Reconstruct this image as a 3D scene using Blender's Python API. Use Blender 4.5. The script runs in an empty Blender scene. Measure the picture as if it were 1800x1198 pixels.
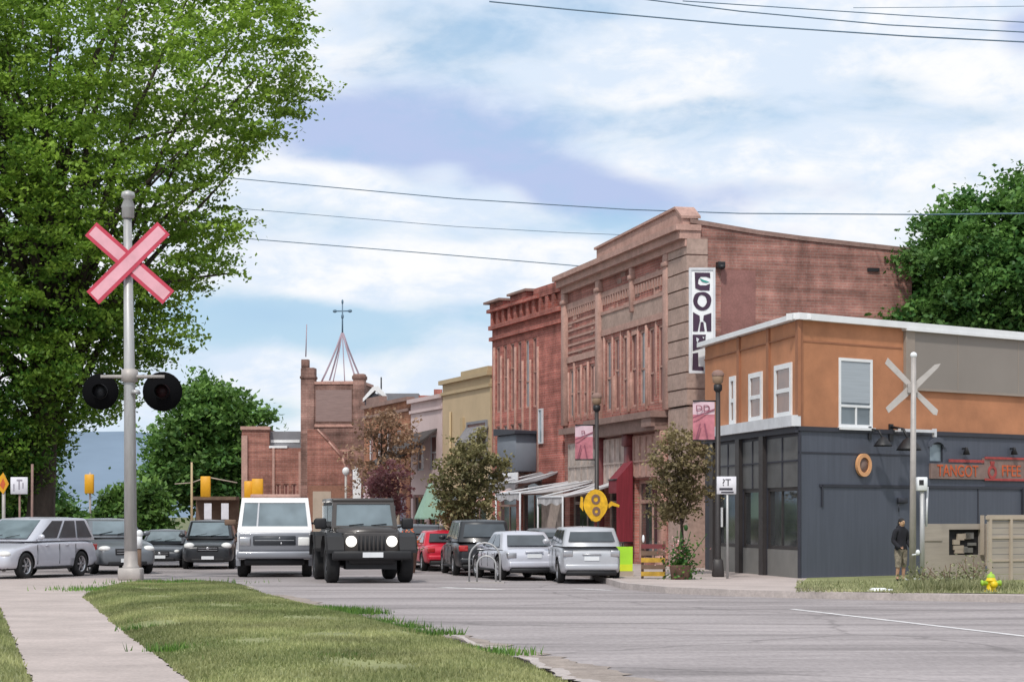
import bpy, bmesh, math, random
import numpy as np
from mathutils import Vector, Matrix
random.seed(7)
rng = np.random.default_rng(11)
C = bpy.context.scene.collection
PI = math.pi
CAMH, FPX, HOR, CX = 1.55, 3600.0, 905.0, 900.0

# ---------------------------------------------------------------- survey helpers (photo measurements -> metres)
def P(px, py, Y):
    return Vector(((px-CX)/FPX*Y, Y, CAMH+(HOR-py)/FPX*Y))
def G(px, py, z=0.0):
    Y = FPX*(CAMH-z)/(py-HOR)
    return Vector(((px-CX)/FPX*Y, Y, z))

# ---------------------------------------------------------------- materials
def nodes_of(name):
    m = bpy.data.materials.new(name); m.use_nodes = True
    nt = m.node_tree; b = nt.nodes['Principled BSDF']
    return m, nt, b
def N(nt, typ, **kw):
    n = nt.nodes.new(typ)
    for k, v in kw.items():
        if k in n.inputs: n.inputs[k].default_value = v
        else: setattr(n, k, v)
    return n
def c4(c): return (c[0], c[1], c[2], 1)
def mul(c, k): return tuple(min(1, x*k) for x in c)
def mat(name, c, rough=.7, var=.25, scale=3.0, metal=0, bump=0.0, bscale=None, spec=.5, coat=0, streak=None, fine=0):
    m, nt, b = nodes_of(name)
    tc = N(nt, 'ShaderNodeTexCoord')
    src = tc.outputs['Object']
    if streak:
        mp = N(nt, 'ShaderNodeMapping'); mp.inputs['Scale'].default_value = streak
        nt.links.new(src, mp.inputs['Vector']); src = mp.outputs['Vector']
    nz = N(nt, 'ShaderNodeTexNoise', Scale=scale, Detail=6.0, Roughness=.62)
    nt.links.new(src, nz.inputs['Vector'])
    cr = N(nt, 'ShaderNodeValToRGB')
    cr.color_ramp.elements[0].position = .28; cr.color_ramp.elements[1].position = .72
    cr.color_ramp.elements[0].color = c4(mul(c, 1-var)); cr.color_ramp.elements[1].color = c4(mul(c, 1+var))
    nt.links.new(nz.outputs['Fac'], cr.inputs['Fac'])
    col = cr.outputs['Color']
    if fine:
        n2 = N(nt, 'ShaderNodeTexNoise', Scale=fine, Detail=3.0)
        nt.links.new(tc.outputs['Object'], n2.inputs['Vector'])
        r2 = N(nt, 'ShaderNodeMapRange'); r2.inputs['To Min'].default_value = .7; r2.inputs['To Max'].default_value = 1.3
        nt.links.new(n2.outputs['Fac'], r2.inputs['Value'])
        mx = N(nt, 'ShaderNodeMix', data_type='RGBA', blend_type='MULTIPLY'); mx.inputs['Factor'].default_value = 1
        nt.links.new(col, mx.inputs['A']); nt.links.new(r2.outputs['Result'], mx.inputs['B']); col = mx.outputs['Result']
    nt.links.new(col, b.inputs['Base Color'])
    b.inputs['Roughness'].default_value = rough; b.inputs['Metallic'].default_value = metal
    b.inputs['Specular IOR Level'].default_value = spec
    b.inputs['Coat Weight'].default_value = coat
    b.inputs['Coat Roughness'].default_value = .06
    if bump:
        nb = N(nt, 'ShaderNodeTexNoise', Scale=bscale or scale*6, Detail=4.0)
        nt.links.new(tc.outputs['Object'], nb.inputs['Vector'])
        bp = N(nt, 'ShaderNodeBump', Strength=bump, Distance=.03)
        nt.links.new(nb.outputs['Fac'], bp.inputs['Height']); nt.links.new(bp.outputs['Normal'], b.inputs['Normal'])
    return m
def brick(name, c1, c2, mortar, bw=.24, bh=.08, dirt=.62, ms=.012):
    m, nt, b = nodes_of(name)
    tc = N(nt, 'ShaderNodeTexCoord'); sx = N(nt, 'ShaderNodeSeparateXYZ'); nt.links.new(tc.outputs['Object'], sx.inputs[0])
    ad = N(nt, 'ShaderNodeMath', operation='ADD'); nt.links.new(sx.outputs['X'], ad.inputs[0]); nt.links.new(sx.outputs['Y'], ad.inputs[1])
    cb = N(nt, 'ShaderNodeCombineXYZ'); nt.links.new(ad.outputs[0], cb.inputs['X']); nt.links.new(sx.outputs['Z'], cb.inputs['Y'])
    bt = N(nt, 'ShaderNodeTexBrick', Scale=1.0); bt.inputs['Color1'].default_value = c4(c1); bt.inputs['Color2'].default_value = c4(c2)
    bt.inputs['Mortar'].default_value = c4(mortar); bt.inputs['Brick Width'].default_value = bw; bt.inputs['Row Height'].default_value = bh
    bt.inputs['Mortar Size'].default_value = ms; bt.inputs['Bias'].default_value = -.1
    nt.links.new(cb.outputs[0], bt.inputs['Vector'])
    mp = N(nt, 'ShaderNodeMapping'); mp.inputs['Scale'].default_value = (1.0, 1.0, .45)
    nt.links.new(tc.outputs['Object'], mp.inputs['Vector'])
    nz = N(nt, 'ShaderNodeTexNoise', Scale=1.1, Detail=9.0, Roughness=.7); nt.links.new(mp.outputs['Vector'], nz.inputs['Vector'])
    rg = N(nt, 'ShaderNodeMapRange'); rg.inputs['From Min'].default_value = .3; rg.inputs['From Max'].default_value = .72
    rg.inputs['To Min'].default_value = 1-dirt; rg.inputs['To Max'].default_value = 1+dirt*.6
    nt.links.new(nz.outputs['Fac'], rg.inputs['Value'])
    # long horizontal weather bands
    mp2 = N(nt, 'ShaderNodeMapping'); mp2.inputs['Scale'].default_value = (.25, .25, 4.0)
    nt.links.new(tc.outputs['Object'], mp2.inputs['Vector'])
    n2 = N(nt, 'ShaderNodeTexNoise', Scale=1.3, Detail=5.0); nt.links.new(mp2.outputs['Vector'], n2.inputs['Vector'])
    r2 = N(nt, 'ShaderNodeMapRange'); r2.inputs['From Min'].default_value=.3; r2.inputs['From Max'].default_value=.7
    r2.inputs['To Min'].default_value = .66; r2.inputs['To Max'].default_value = 1.32
    nt.links.new(n2.outputs['Fac'], r2.inputs['Value'])
    mm = N(nt, 'ShaderNodeMath', operation='MULTIPLY'); nt.links.new(rg.outputs[0], mm.inputs[0]); nt.links.new(r2.outputs[0], mm.inputs[1])
    mx = N(nt, 'ShaderNodeMix', data_type='RGBA', blend_type='MULTIPLY'); mx.inputs['Factor'].default_value = 1
    nt.links.new(bt.outputs['Color'], mx.inputs['A']); nt.links.new(mm.outputs[0], mx.inputs['B'])
    nt.links.new(mx.outputs['Result'], b.inputs['Base Color'])
    b.inputs['Roughness'].default_value = .9; b.inputs['Specular IOR Level'].default_value = .2
    bp = N(nt, 'ShaderNodeBump', Strength=.5, Distance=.01); nt.links.new(bt.outputs['Fac'], bp.inputs['Height']); bp.invert = True
    nt.links.new(bp.outputs['Normal'], b.inputs['Normal'])
    return m
def glass(name, c, rough=.06, spec=.9):
    m, nt, b = nodes_of(name)
    tc = N(nt, 'ShaderNodeTexCoord'); nz = N(nt, 'ShaderNodeTexNoise', Scale=1.7, Detail=2.0)
    nt.links.new(tc.outputs['Object'], nz.inputs['Vector'])
    cr = N(nt, 'ShaderNodeValToRGB'); cr.color_ramp.elements[0].position = .35; cr.color_ramp.elements[1].position = .65
    cr.color_ramp.elements[0].color = c4(mul(c, .78)); cr.color_ramp.elements[1].color = c4(mul(c, 1.14))
    nt.links.new(nz.outputs['Fac'], cr.inputs['Fac']); nt.links.new(cr.outputs['Color'], b.inputs['Base Color'])
    b.inputs['Roughness'].default_value = rough; b.inputs['Specular IOR Level'].default_value = spec
    b.inputs['Coat Weight'].default_value = .15; b.inputs['Coat Roughness'].default_value = .05
    return m
def leafmat(name, lo, hi, trans=.3):
    m, nt, b = nodes_of(name)
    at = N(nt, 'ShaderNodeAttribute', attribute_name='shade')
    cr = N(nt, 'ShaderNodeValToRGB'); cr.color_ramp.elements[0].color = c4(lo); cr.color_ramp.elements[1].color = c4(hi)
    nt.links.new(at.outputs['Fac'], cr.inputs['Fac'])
    tc = N(nt, 'ShaderNodeTexCoord'); nz = N(nt, 'ShaderNodeTexNoise', Scale=.55, Detail=4.0); nt.links.new(tc.outputs['Object'], nz.inputs['Vector'])
    rg = N(nt, 'ShaderNodeMapRange'); rg.inputs['From Min'].default_value=.3; rg.inputs['From Max'].default_value=.7
    rg.inputs['To Min'].default_value=.6; rg.inputs['To Max'].default_value=1.35; nt.links.new(nz.outputs['Fac'], rg.inputs['Value'])
    mx = N(nt, 'ShaderNodeMix', data_type='RGBA', blend_type='MULTIPLY'); mx.inputs['Factor'].default_value = 1
    nt.links.new(cr.outputs['Color'], mx.inputs['A']); nt.links.new(rg.outputs[0], mx.inputs['B'])
    col = mx.outputs['Result']
    nt.links.new(col, b.inputs['Base Color']); b.inputs['Roughness'].default_value=.5; b.inputs['Specular IOR Level'].default_value=.3
    tr = N(nt, 'ShaderNodeBsdfTranslucent'); nt.links.new(col, tr.inputs['Color'])
    ms = N(nt, 'ShaderNodeMixShader'); ms.inputs['Fac'].default_value = trans
    nt.links.new(b.outputs[0], ms.inputs[1]); nt.links.new(tr.outputs[0], ms.inputs[2])
    nt.links.new(ms.outputs[0], nt.nodes['Material Output'].inputs['Surface'])
    return m

M = {}
M['asphalt_dark'] = mat('dark_asphalt', (.06,.06,.065), .9, .3, 2, fine=40)
M['concrete'] = mat('concrete', (.42,.355,.33), .9, .2, .7, bump=.2, fine=25)
M['kerb'] = mat('kerb_concrete', (.42,.37,.35), .9, .2, 2, fine=20)
M['soil'] = mat('dry_turf_soil', (.22,.235,.10), .95, .35, .9, bump=.5, bscale=30, fine=12)
M['gravel'] = mat('gravel', (.30,.25,.22), .95, .3, 3, bump=.6, bscale=40, fine=30)
M['white_line'] = mat('worn_road_paint', (.62,.6,.6), .8, .35, 5)
M['mauve_brick'] = brick('mauve_brick', (.48,.185,.15), (.40,.15,.125), (.42,.26,.22))
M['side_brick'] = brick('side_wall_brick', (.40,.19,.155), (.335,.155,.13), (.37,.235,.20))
M['red_brick'] = brick('red_brick', (.50,.155,.12), (.40,.115,.095), (.43,.235,.20))
M['far_brick'] = brick('far_brick', (.37,.165,.125), (.31,.13,.105), (.37,.22,.185), bw=.3, bh=.1)
M['tan_brick'] = brick('brown_brick', (.27,.15,.125), (.22,.125,.105), (.29,.20,.17), bw=.3, bh=.1)
M['orange_brick'] = brick('orange_brick', (.45,.185,.10), (.38,.15,.085), (.42,.25,.18))
M['stone'] = mat('pinkish_stone', (.44,.27,.225), .85, .22, 2.2, bump=.3, fine=14)
M['stone_pale'] = mat('pale_stone_trim', (.47,.275,.225), .85, .32, 3, fine=14)
M['stone_quoin'] = mat('quoin_stone', (.40,.285,.24), .9, .2, 1.6, bump=.4, fine=10)
M['fascia'] = mat('greyish_board', (.40,.335,.30), .85, .3, 2.5, fine=9); M['fascia2'] = mat('pale_fascia_board', (.47,.37,.33), .85, .28, 2.5, fine=9)
M['stone_dark'] = mat('brown_stone', (.26,.165,.14), .85, .25, 2, fine=12)
M['maroon'] = mat('maroon_paint', (.15,.028,.03), .6, .25, 4)
M['burgundy'] = mat('burgundy_cloth', (.20,.018,.03), .8, .25, 3, streak=(6,6,.4))
M['orange'] = mat('orange_stucco', (.46,.20,.10), .85, .2, 1.1, bump=.25, bscale=60)
M['orange_dark'] = mat('orange_trim', (.32,.135,.07), .8, .15, 2)
M['taupe'] = mat('taupe_cladding', (.255,.225,.20), .75, .06, .6)
M['taupe_post'] = mat('taupe_strip', (.30,.25,.21), .75, .1, 1)
M['slate'] = mat('slate_siding', (.078,.088,.116), .6, .14, 1.2, streak=(10,10,.5))
M['slate_dark'] = mat('dark_slate_flashing', (.03,.032,.045), .6, .2, 2)
M['white'] = mat('white_paint', (.78,.79,.80), .5, .08, 2)
M['white_metal'] = mat('white_metal', (.74,.76,.78), .4, .08, 2)
M['trim_white'] = mat('worn_white_trim', (.62,.63,.66), .6, .16, 2)
M['black'] = mat('black_metal', (.015,.015,.018), .5, .2, 4)
M['matte_black'] = mat('matte_black', (.006,.006,.007), .95, .1, 4, spec=.05)
M['dark_metal'] = mat('dark_bronze_metal', (.035,.03,.03), .5, .2, 4)
M['galv'] = mat('galvanised_steel', (.42,.42,.42), .5, .15, 3, metal=.4, streak=(4,4,.6))
M['galv2'] = mat('weathered_steel', (.40,.37,.35), .55, .18, 3, metal=.2)
M['store_glass'] = glass('shop_glass', (.05,.055,.058), spec=.5)
M['store_panel'] = mat('smoky_transom', (.105,.105,.105), .45, .3, 1.6)
M['kick'] = mat('grey_kick_panel', (.19,.185,.175), .7, .12, 2)
M['win_glass'] = glass('window_glass', (.17,.20,.22), .08, .4)
M['win_dark'] = glass('dark_old_window', (.20,.085,.075), .3, .25)
M['win_brown'] = glass('brownish_window', (.22,.12,.085), .15, .4)
M['win_blue'] = glass('bluish_window', (.25,.31,.35), .15, .4)
M['blind'] = mat('window_blind', (.38,.42,.46), .5, .1, 2, streak=(.4,.4,14))
M['tyre'] = mat('tyre_rubber', (.012,.012,.013), .85, .3, 6)
M['rim'] = mat('alloy_rim', (.5,.5,.52), .3, .1, 4, metal=.8)
M['darkrim'] = mat('dark_rim', (.08,.08,.085), .4, .1, 4, metal=.6)
M['car_glass'] = glass('tinted_car_glass', (.06,.072,.082), .1, .6)
M['wind_glass'] = glass('windscreen_glass', (.17,.215,.24), .1, .45)  # sky reflection is put into this pale blue-grey base colour
M['lens'] = mat('clear_lamp_lens', (.8,.8,.78), .12, .05, 3, coat=.5)
M['lens_lit'] = mat('lit_headlamp', (.85,.85,.8), .15, .05, 3); _b = M['lens_lit'].node_tree.nodes['Principled BSDF']; _b.inputs['Emission Color'].default_value = (1,.95,.85,1); _b.inputs['Emission Strength'].default_value = 1.2
M['lens_red'] = mat('red_lamp_lens', (.45,.02,.02), .2, .1, 3, coat=.5)
M['plate'] = mat('licence_plate', (.72,.74,.76), .5, .05, 5)
M['trim_black'] = mat('black_plastic', (.010,.010,.012), .6, .2, 4)
def paint(name, c, metal=.3, rough=.33): return mat(name, c, rough, .06, 1.5, metal=metal, coat=.3)
M['silver'] = paint('silver_paint', (.56,.57,.63), .25)
M['silver2'] = paint('warm_silver_paint', (.48,.49,.52), .3)
M['greycar'] = paint('grey_paint', (.17,.185,.205))
M['blackcar'] = paint('black_paint', (.022,.024,.028), .1)
M['navy'] = paint('charcoal_paint', (.05,.055,.065), .2)
M['jeep'] = paint('brownish_black_paint', (.05,.043,.04), .1)
M['redcar'] = paint('red_paint', (.55,.015,.04), .1)
M['whitecar'] = paint('white_car_paint', (.66,.66,.67), 0)
M['vanshade'] = paint('van_shade_grey', (.26,.27,.30), .3)  # grey with the shade of the white van's lower front painted in
M['sign_pink'] = mat('crossbuck_face', (.74,.38,.44), .4, .14, 2.2)
M['sign_red'] = mat('crossbuck_red_edge', (.52,.045,.085), .45, .15, 3)
M['pinkcloth'] = mat('pink_banner', (.52,.19,.23), .8, .3, 5)
M['paleban'] = mat('pale_banner', (.68,.50,.56), .8, .1, 5)
M['maroonink'] = mat('banner_ink', (.26,.08,.12), .8, .1, 5)
M['yellow'] = mat('yellow_plastic', (.72,.40,.01), .5, .35, 7)
M['hyd'] = mat('hydrant_yellow', (.78,.56,.01), .45, .15, 6)
M['hydgreen'] = mat('hydrant_green', (.30,.5,.05), .5, .15, 6)
M['signal'] = mat('signal_yellow', (.70,.34,.01), .5, .1, 3)
M['ochreslat'] = mat('worn_yellow_slat', (.45,.27,.03), .7, .4, 7)
M['lime'] = mat('lime_board', (.42,.78,.04), .6, .12, 3)
M['beige'] = mat('beige_boards', (.36,.315,.27), .85, .14, 1.5, streak=(.5,.5,6))
M['beige2'] = mat('pale_timber', (.42,.35,.28), .85, .12, 2)
M['ochre'] = mat('ochre_stucco', (.53,.40,.25), .85, .1, .8)
M['ochre2'] = mat('ochre_trim', (.46,.35,.21), .85, .1, .8)
M['pinkwhite'] = mat('pinkish_render', (.60,.47,.46), .85, .1, 1)
M['shingle'] = mat('dark_shingles', (.06,.05,.048), .9, .4, 2, streak=(1,1,8), fine=8)
M['roofgrey'] = mat('grey_roofing', (.22,.22,.24), .85, .15, 1)
M['spire'] = mat('pale_spire_metal', (.70,.70,.74), .5, .06, 1)
M['rib'] = mat('spire_ribs', (.34,.26,.31), .6, .1, 2)
M['awning'] = mat('weathered_white_awning', (.46,.44,.45), .8, .4, 1.2, streak=(3,.6,3))
M['awngrey'] = mat('grey_awning', (.20,.19,.20), .8, .3, 2)
M['salmon'] = mat('salmon_awning', (.60,.34,.28), .8, .2, 2)
M['teal'] = mat('pale_green_canopy', (.27,.42,.33), .8, .14, 2)
M['teal2'] = mat('turquoise_canopy', (.03,.26,.22), .8, .3, 4)
M['wood'] = mat('weathered_wood', (.15,.095,.065), .85, .3, 3)
M['bark'] = mat('bark', (.06,.045,.035), .95, .4, 5, bump=.6, streak=(1,1,.3))
M['signplate'] = mat('white_sign_plate', (.68,.67,.72), .6, .1, 4)
M['ink'] = mat('dark_ink', (.03,.025,.04), .6, .1, 4)
M['plum'] = mat('plum_letters', (.045,.018,.045), .5, .25, 3)
M['orangeink'] = mat('orange_letters', (.55,.10,.025), .6, .3, 8)
M['redink'] = mat('red_letters', (.36,.05,.045), .6, .3, 8)
M['signbrown'] = mat('brown_sign_board', (.22,.15,.13), .7, .25, 4)
M['peach'] = mat('peach_ring', (.70,.36,.17), .5, .15, 6)
M['hill'] = mat('hazy_blue_hill', (.19,.25,.325), 1, .16, .006, spec=0)  # blue of the distance haze is mixed into the base colour
M['skin'] = mat('skin', (.48,.30,.18), .6, .08, 10)
M['skin_pale'] = mat('tanned_skin', (.42,.24,.16), .6, .08, 10)
M['blackcloth'] = mat('black_jacket', (.012,.012,.018), .9, .3, 6)
M['camo'] = mat('patterned_shorts', (.21,.18,.14), .9, .75, 9)
M['hair'] = mat('dark_hair', (.012,.01,.01), .7, .3, 10)
M['clay'] = mat('planter_clay', (.20,.12,.09), .9, .2, 4)
M['cable'] = mat('dark_cable', (.10,.17,.24), .6, .1, 1)
M['leaf_maple'] = leafmat('maple_leaves', (.045,.135,.018), (.36,.53,.07), .42)
M['leaf_dark'] = leafmat('dark_leaves', (.035,.115,.03), (.19,.35,.07), .34)
M['leaf_mid'] = leafmat('mid_green_leaves', (.035,.11,.025), (.19,.33,.065), .32)
M['leaf_olive'] = leafmat('olive_leaves', (.09,.095,.035), (.44,.39,.19), .32)
M['leaf_brown'] = leafmat('russet_leaves', (.20,.12,.075), (.47,.31,.20), .3)
M['leaf_sparse'] = leafmat('dusty_olive_leaves', (.12,.10,.045), (.50,.41,.22), .32)
M['leaf_burg'] = leafmat('wine_red_leaves', (.19,.05,.06), (.48,.25,.25), .3)
M['flower_pink'] = leafmat('pink_petals', (.45,.14,.12), (.85,.55,.55), .2)
M['flower_orange'] = leafmat('orange_petals', (.70,.10,.02), (.85,.28,.10), .2)
M['grass'] = leafmat('grass_blades', (.165,.205,.075), (.44,.44,.21), .3)
M['weed'] = leafmat('weeds', (.15,.175,.07), (.46,.45,.26), .3)

# ---------------------------------------------------------------- mesh builder
class MB:
    def __init__(self): self.v, self.f, self.m, self.s = [], [], [], []
    def add(self, vs, fs, mi=0, smooth=False):
        o = len(self.v); self.v += [tuple(p) for p in vs]
        for f in fs: self.f.append([o+i for i in f]); self.m.append(mi); self.s.append(smooth)
        return self
    def box(self, x0, x1, y0, y1, z0, z1, mi=0):
        v = [(x,y,z) for z in (z0,z1) for y in (y0,y1) for x in (x0,x1)]
        return self.add(v, [(0,2,3,1),(4,5,7,6),(0,1,5,4),(2,6,7,3),(0,4,6,2),(1,3,7,5)], mi)
    def bbox(self, x0, x1, y0, y1, z0, z1, r=.03, seg=2, mi=0, taper=None):
        bm = bmesh.new(); bmesh.ops.create_cube(bm, size=1)
        for v in bm.verts:
            top = v.co.z > 0
            sx, sy = (taper if (taper and top) else (1,1))
            v.co = Vector(((x0+x1)/2+v.co.x*(x1-x0)*sx, (y0+y1)/2+v.co.y*(y1-y0)*sy, z0 if not top else z1))
        bmesh.ops.bevel(bm, geom=list(bm.edges), offset=r, segments=seg, affect='EDGES', profile=.6)
        return self.frombm(bm, mi, True)
    def frombm(self, bm, mi=0, smooth=False):
        bm.verts.index_update()
        self.add([v.co.copy() for v in bm.verts], [[v.index for v in f.verts] for f in bm.faces], mi, smooth); bm.free(); return self
    def tube(self, pts, rads, n=8, mi=0, caps=True):
        pts = [Vector(p) for p in pts]
        if not isinstance(rads, (list, tuple)): rads = [rads]*len(pts)
        vs, fs = [], []; up = None
        for i, p in enumerate(pts):
            d = (pts[min(i+1,len(pts)-1)]-pts[max(i-1,0)]).normalized()
            if up is None: up = Vector((1,0,0)) if abs(d.x) < .8 else Vector((0,1,0))
            a = d.cross(up).normalized(); b = a.cross(d).normalized(); up = b
            for k in range(n):
                t = 2*PI*k/n; vs.append(p+(a*math.cos(t)+b*math.sin(t))*rads[i])
        for i in range(len(pts)-1):
            for k in range(n):
                fs.append((i*n+k, i*n+(k+1)%n, (i+1)*n+(k+1)%n, (i+1)*n+k))
        if caps: fs.append(tuple(range(n))); fs.append(tuple(range((len(pts)-1)*n, len(pts)*n))[::-1])
        return self.add(vs, fs, mi, True)
    def lathe(self, prof, n=24, axis='z', mi=0, off=(0,0,0), smooth=True):
        vs, fs = [], []
        for (r, h) in prof:
            for k in range(n):
                t = 2*PI*k/n; a, b = r*math.cos(t), r*math.sin(t)
                p = (a,b,h) if axis=='z' else ((a,h,b) if axis=='y' else (h,a,b))
                vs.append((p[0]+off[0], p[1]+off[1], p[2]+off[2]))
        for i in range(len(prof)-1):
            for k in range(n): fs.append((i*n+k, i*n+(k+1)%n, (i+1)*n+(k+1)%n, (i+1)*n+k))
        return self.add(vs, fs, mi, smooth)
    def ball(self, c, r, n=12, mi=0):
        bm = bmesh.new(); bmesh.ops.create_uvsphere(bm, u_segments=n, v_segments=max(6,n//2+1), radius=1)
        for v in bm.verts: v.co = Vector((c[0]+v.co.x*r[0], c[1]+v.co.y*r[1], c[2]+v.co.z*r[2]))
        return self.frombm(bm, mi, True)
    def prism(self, poly, d0, d1, plane='xz', mi=0):
        # poly in 2-D extruded along the third axis
        def q(a, b, d): return (a,d,b) if plane=='xz' else ((a,b,d) if plane=='xy' else (d,a,b))
        n = len(poly); vs = [q(a,b,d0) for a,b in poly]+[q(a,b,d1) for a,b in poly]
        fs = [tuple(range(n)), tuple(range(n,2*n))[::-1]]+[(i,(i+1)%n,n+(i+1)%n,n+i) for i in range(n)]
        return self.add(vs, fs, mi)
    def build(self, name, mats, parent=None, fixn=True):
        if not isinstance(mats, (list, tuple)): mats = [mats]
        me = bpy.data.meshes.new(name); me.from_pydata(self.v, [], self.f)
        for m in mats: me.materials.append(M[m] if isinstance(m, str) else m)
        me.polygons.foreach_set('material_index', self.m); me.polygons.foreach_set('use_smooth', self.s)
        if fixn:
            bm = bmesh.new(); bm.from_mesh(me); bmesh.ops.recalc_face_normals(bm, faces=bm.faces); bm.to_mesh(me); bm.free()
        o = bpy.data.objects.new(name, me); C.objects.link(o)
        if parent: o.parent = parent
        return o
def thing(name, label, cat, loc=(0,0,0), rotz=0, group=None, scale=1):
    o = bpy.data.objects.new(name, None); C.objects.link(o); o.location = loc; o.rotation_euler = (0,0,rotz); o.scale = (scale,)*3
    o.empty_display_size = .2
    return tag(o, label, cat, group)
def tag(o, label=None, cat=None, group=None, kind=None):
    if label: o['label'] = label
    if cat: o['category'] = cat
    if group: o['group'] = group
    if kind: o['kind'] = kind
    return o
def dup(root, loc, rotz, label=None, group=None, scale=None):
    r = root.copy(); C.objects.link(r); r.location = loc; r.rotation_euler = (0,0,rotz)
    if scale: r.scale = (scale,)*3
    if label: r['label'] = label
    if group: r['group'] = group
    for ch in list(root.children):
        c = ch.copy(); C.objects.link(c); c.parent = r
        for g in list(ch.children):
            d = g.copy(); C.objects.link(d); d.parent = c
    return r
def bake(obj):
    """apply an object's modifiers"""
    dg = bpy.context.evaluated_depsgraph_get(); dg.update()
    me = bpy.data.meshes.new_from_object(obj.evaluated_get(dg))
    obj.modifiers.clear(); old = obj.data; obj.data = me
    return obj
def text_mesh(s, size, depth, name, m, parent, loc, rot=(PI/2,0,0), sx=1, align='CENTER'):
    cu = bpy.data.curves.new('txt', 'FONT'); cu.body = s; cu.size = size; cu.extrude = depth; cu.align_x = align; cu.align_y = 'CENTER'
    t = bpy.data.objects.new('txt', cu); C.objects.link(t)
    dg = bpy.context.evaluated_depsgraph_get(); dg.update()
    me = bpy.data.meshes.new_from_object(t.evaluated_get(dg)); bpy.data.objects.remove(t); bpy.data.curves.remove(cu)
    me.transform(Matrix.Translation(loc) @ Matrix.Rotation(rot[2],4,'Z') @ Matrix.Rotation(rot[0],4,'X') @ Matrix.Scale(sx,4,(1,0,0)))
    me.materials.clear(); me.materials.append(M[m])
    o = bpy.data.objects.new(name, me); C.objects.link(o); o.parent = parent
    return o

# ---------------------------------------------------------------- world, sun, camera
sc = bpy.context.scene
W = bpy.data.worlds.new('World'); sc.world = W; W.use_nodes = True
nt = W.node_tree; bg = nt.nodes['Background']
SUN_EL, SUN_AZ = math.radians(52), math.radians(196)   # azimuth clockwise from +Y: behind the camera
sky = N(nt, 'ShaderNodeTexSky', sky_type='NISHITA'); sky.sun_disc = False
sky.sun_elevation = SUN_EL; sky.sun_rotation = SUN_AZ; sky.air_density = 1.0; sky.dust_density = .6; sky.ozone_density = 1.6
tc = N(nt, 'ShaderNodeTexCoord')
def wnoise(scale, sc3, det, rough, loc=(0,0,0), dist=0):
    mp = N(nt, 'ShaderNodeMapping'); mp.inputs['Scale'].default_value = sc3; mp.inputs['Location'].default_value = loc
    nt.links.new(tc.outputs['Generated'], mp.inputs['Vector'])
    n = N(nt, 'ShaderNodeTexNoise', Scale=scale, Detail=det, Roughness=rough, Distortion=dist); nt.links.new(mp.outputs[0], n.inputs['Vector'])
    return n.outputs['Fac']
def wrange(s, a, b, c=0, d=1, smooth=True):
    r = N(nt, 'ShaderNodeMapRange'); r.interpolation_type = 'SMOOTHSTEP' if smooth else 'LINEAR'
    r.inputs['From Min'].default_value=a; r.inputs['From Max'].default_value=b; r.inputs['To Min'].default_value=c; r.inputs['To Max'].default_value=d
    nt.links.new(s, r.inputs['Value']); return r.outputs[0]
def wmath(op, a, b=None, v=None):
    m = N(nt, 'ShaderNodeMath', operation=op); nt.links.new(a, m.inputs[0])
    if b is not None: nt.links.new(b, m.inputs[1])
    if v is not None: m.inputs[1].default_value = v
    return m.outputs[0]
def wblob(px, py, rx, ry):
    """soft bump around one direction of the sky (a cloud mass)"""
    d = Vector(((px-CX)/FPX, 1, (HOR-py)/FPX)).normalized()
    s = N(nt, 'ShaderNodeVectorMath', operation='SUBTRACT'); nt.links.new(tc.outputs['Generated'], s.inputs[0]); s.inputs[1].default_value = d
    k = N(nt, 'ShaderNodeVectorMath', operation='MULTIPLY'); nt.links.new(s.outputs[0], k.inputs[0]); k.inputs[1].default_value = (FPX/rx, FPX/rx*.5, FPX/ry)
    l = N(nt, 'ShaderNodeVectorMath', operation='LENGTH'); nt.links.new(k.outputs[0], l.inputs[0])
    return wrange(l.outputs['Value'], 0, 1.6, 1, 0)
def wmix(f, a, b):
    m = N(nt, 'ShaderNodeMix', data_type='RGBA'); nt.links.new(f, m.inputs['Factor'])
    for s, k in ((a,'A'),(b,'B')):
        if isinstance(s, tuple): m.inputs[k].default_value = s
        else: nt.links.new(s, m.inputs[k])
    return m.outputs['Result']
n_big = wnoise(9, (1,1,2.6), 7, .55, (.9,.2,.35), .3)
n_mid = wnoise(26, (1,1,2.2), 6, .6, (.3,.7,.1), .4)
n_dark = wnoise(12, (1,1,3.0), 5, .5, (2.3,.4,.8), .2)
warp = wmath('MULTIPLY', wmath('SUBTRACT', n_mid, v=.5), v=.8)
# clear patches (blue) and shaded cloud bellies (lavender)
blobs_blue = [(470,560,230,75,.9),(560,330,150,70,.3),(620,600,120,50,.5),(930,565,230,60,.45),(1110,395,200,45,.55),(900,70,260,70,.45),(1250,200,260,80,.35),(470,720,90,60,.5),(1560,150,90,40,.4),(1760,220,160,60,.35),(720,400,240,40,.4)]
blobs_grey = [(560,235,130,70,.8),(690,225,170,75,1.0),(860,275,170,60,1.0),(1010,325,150,45,.9),(1140,365,170,35,.8),(1330,320,260,28,.35),(470,550,130,40,.6),(640,610,90,26,.35),(1795,60,60,50,.9),(950,180,140,50,.35)]
blobs_white = [(1080,110,200,70,.6),(1480,60,280,90,.8),(1400,270,330,45,.7),(560,322,130,34,1.1),(790,300,50,26,.8),(895,330,50,26,.7),(760,370,200,34,.7),(520,650,140,60,.9),(560,490,110,45,.9),(700,480,140,50,.7),(860,480,120,40,.6),(1000,440,120,30,.5)]
def total(bl):
    s_ = None
    for b in bl:
        o = wmath('MULTIPLY', wblob(*b[:4]), v=b[4]); s_ = o if s_ is None else wmath('ADD', s_, o)
    return s_
n_fine = wnoise(60, (1,1,1.8), 6, .6, (1.3,.2,.5), .3)
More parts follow.
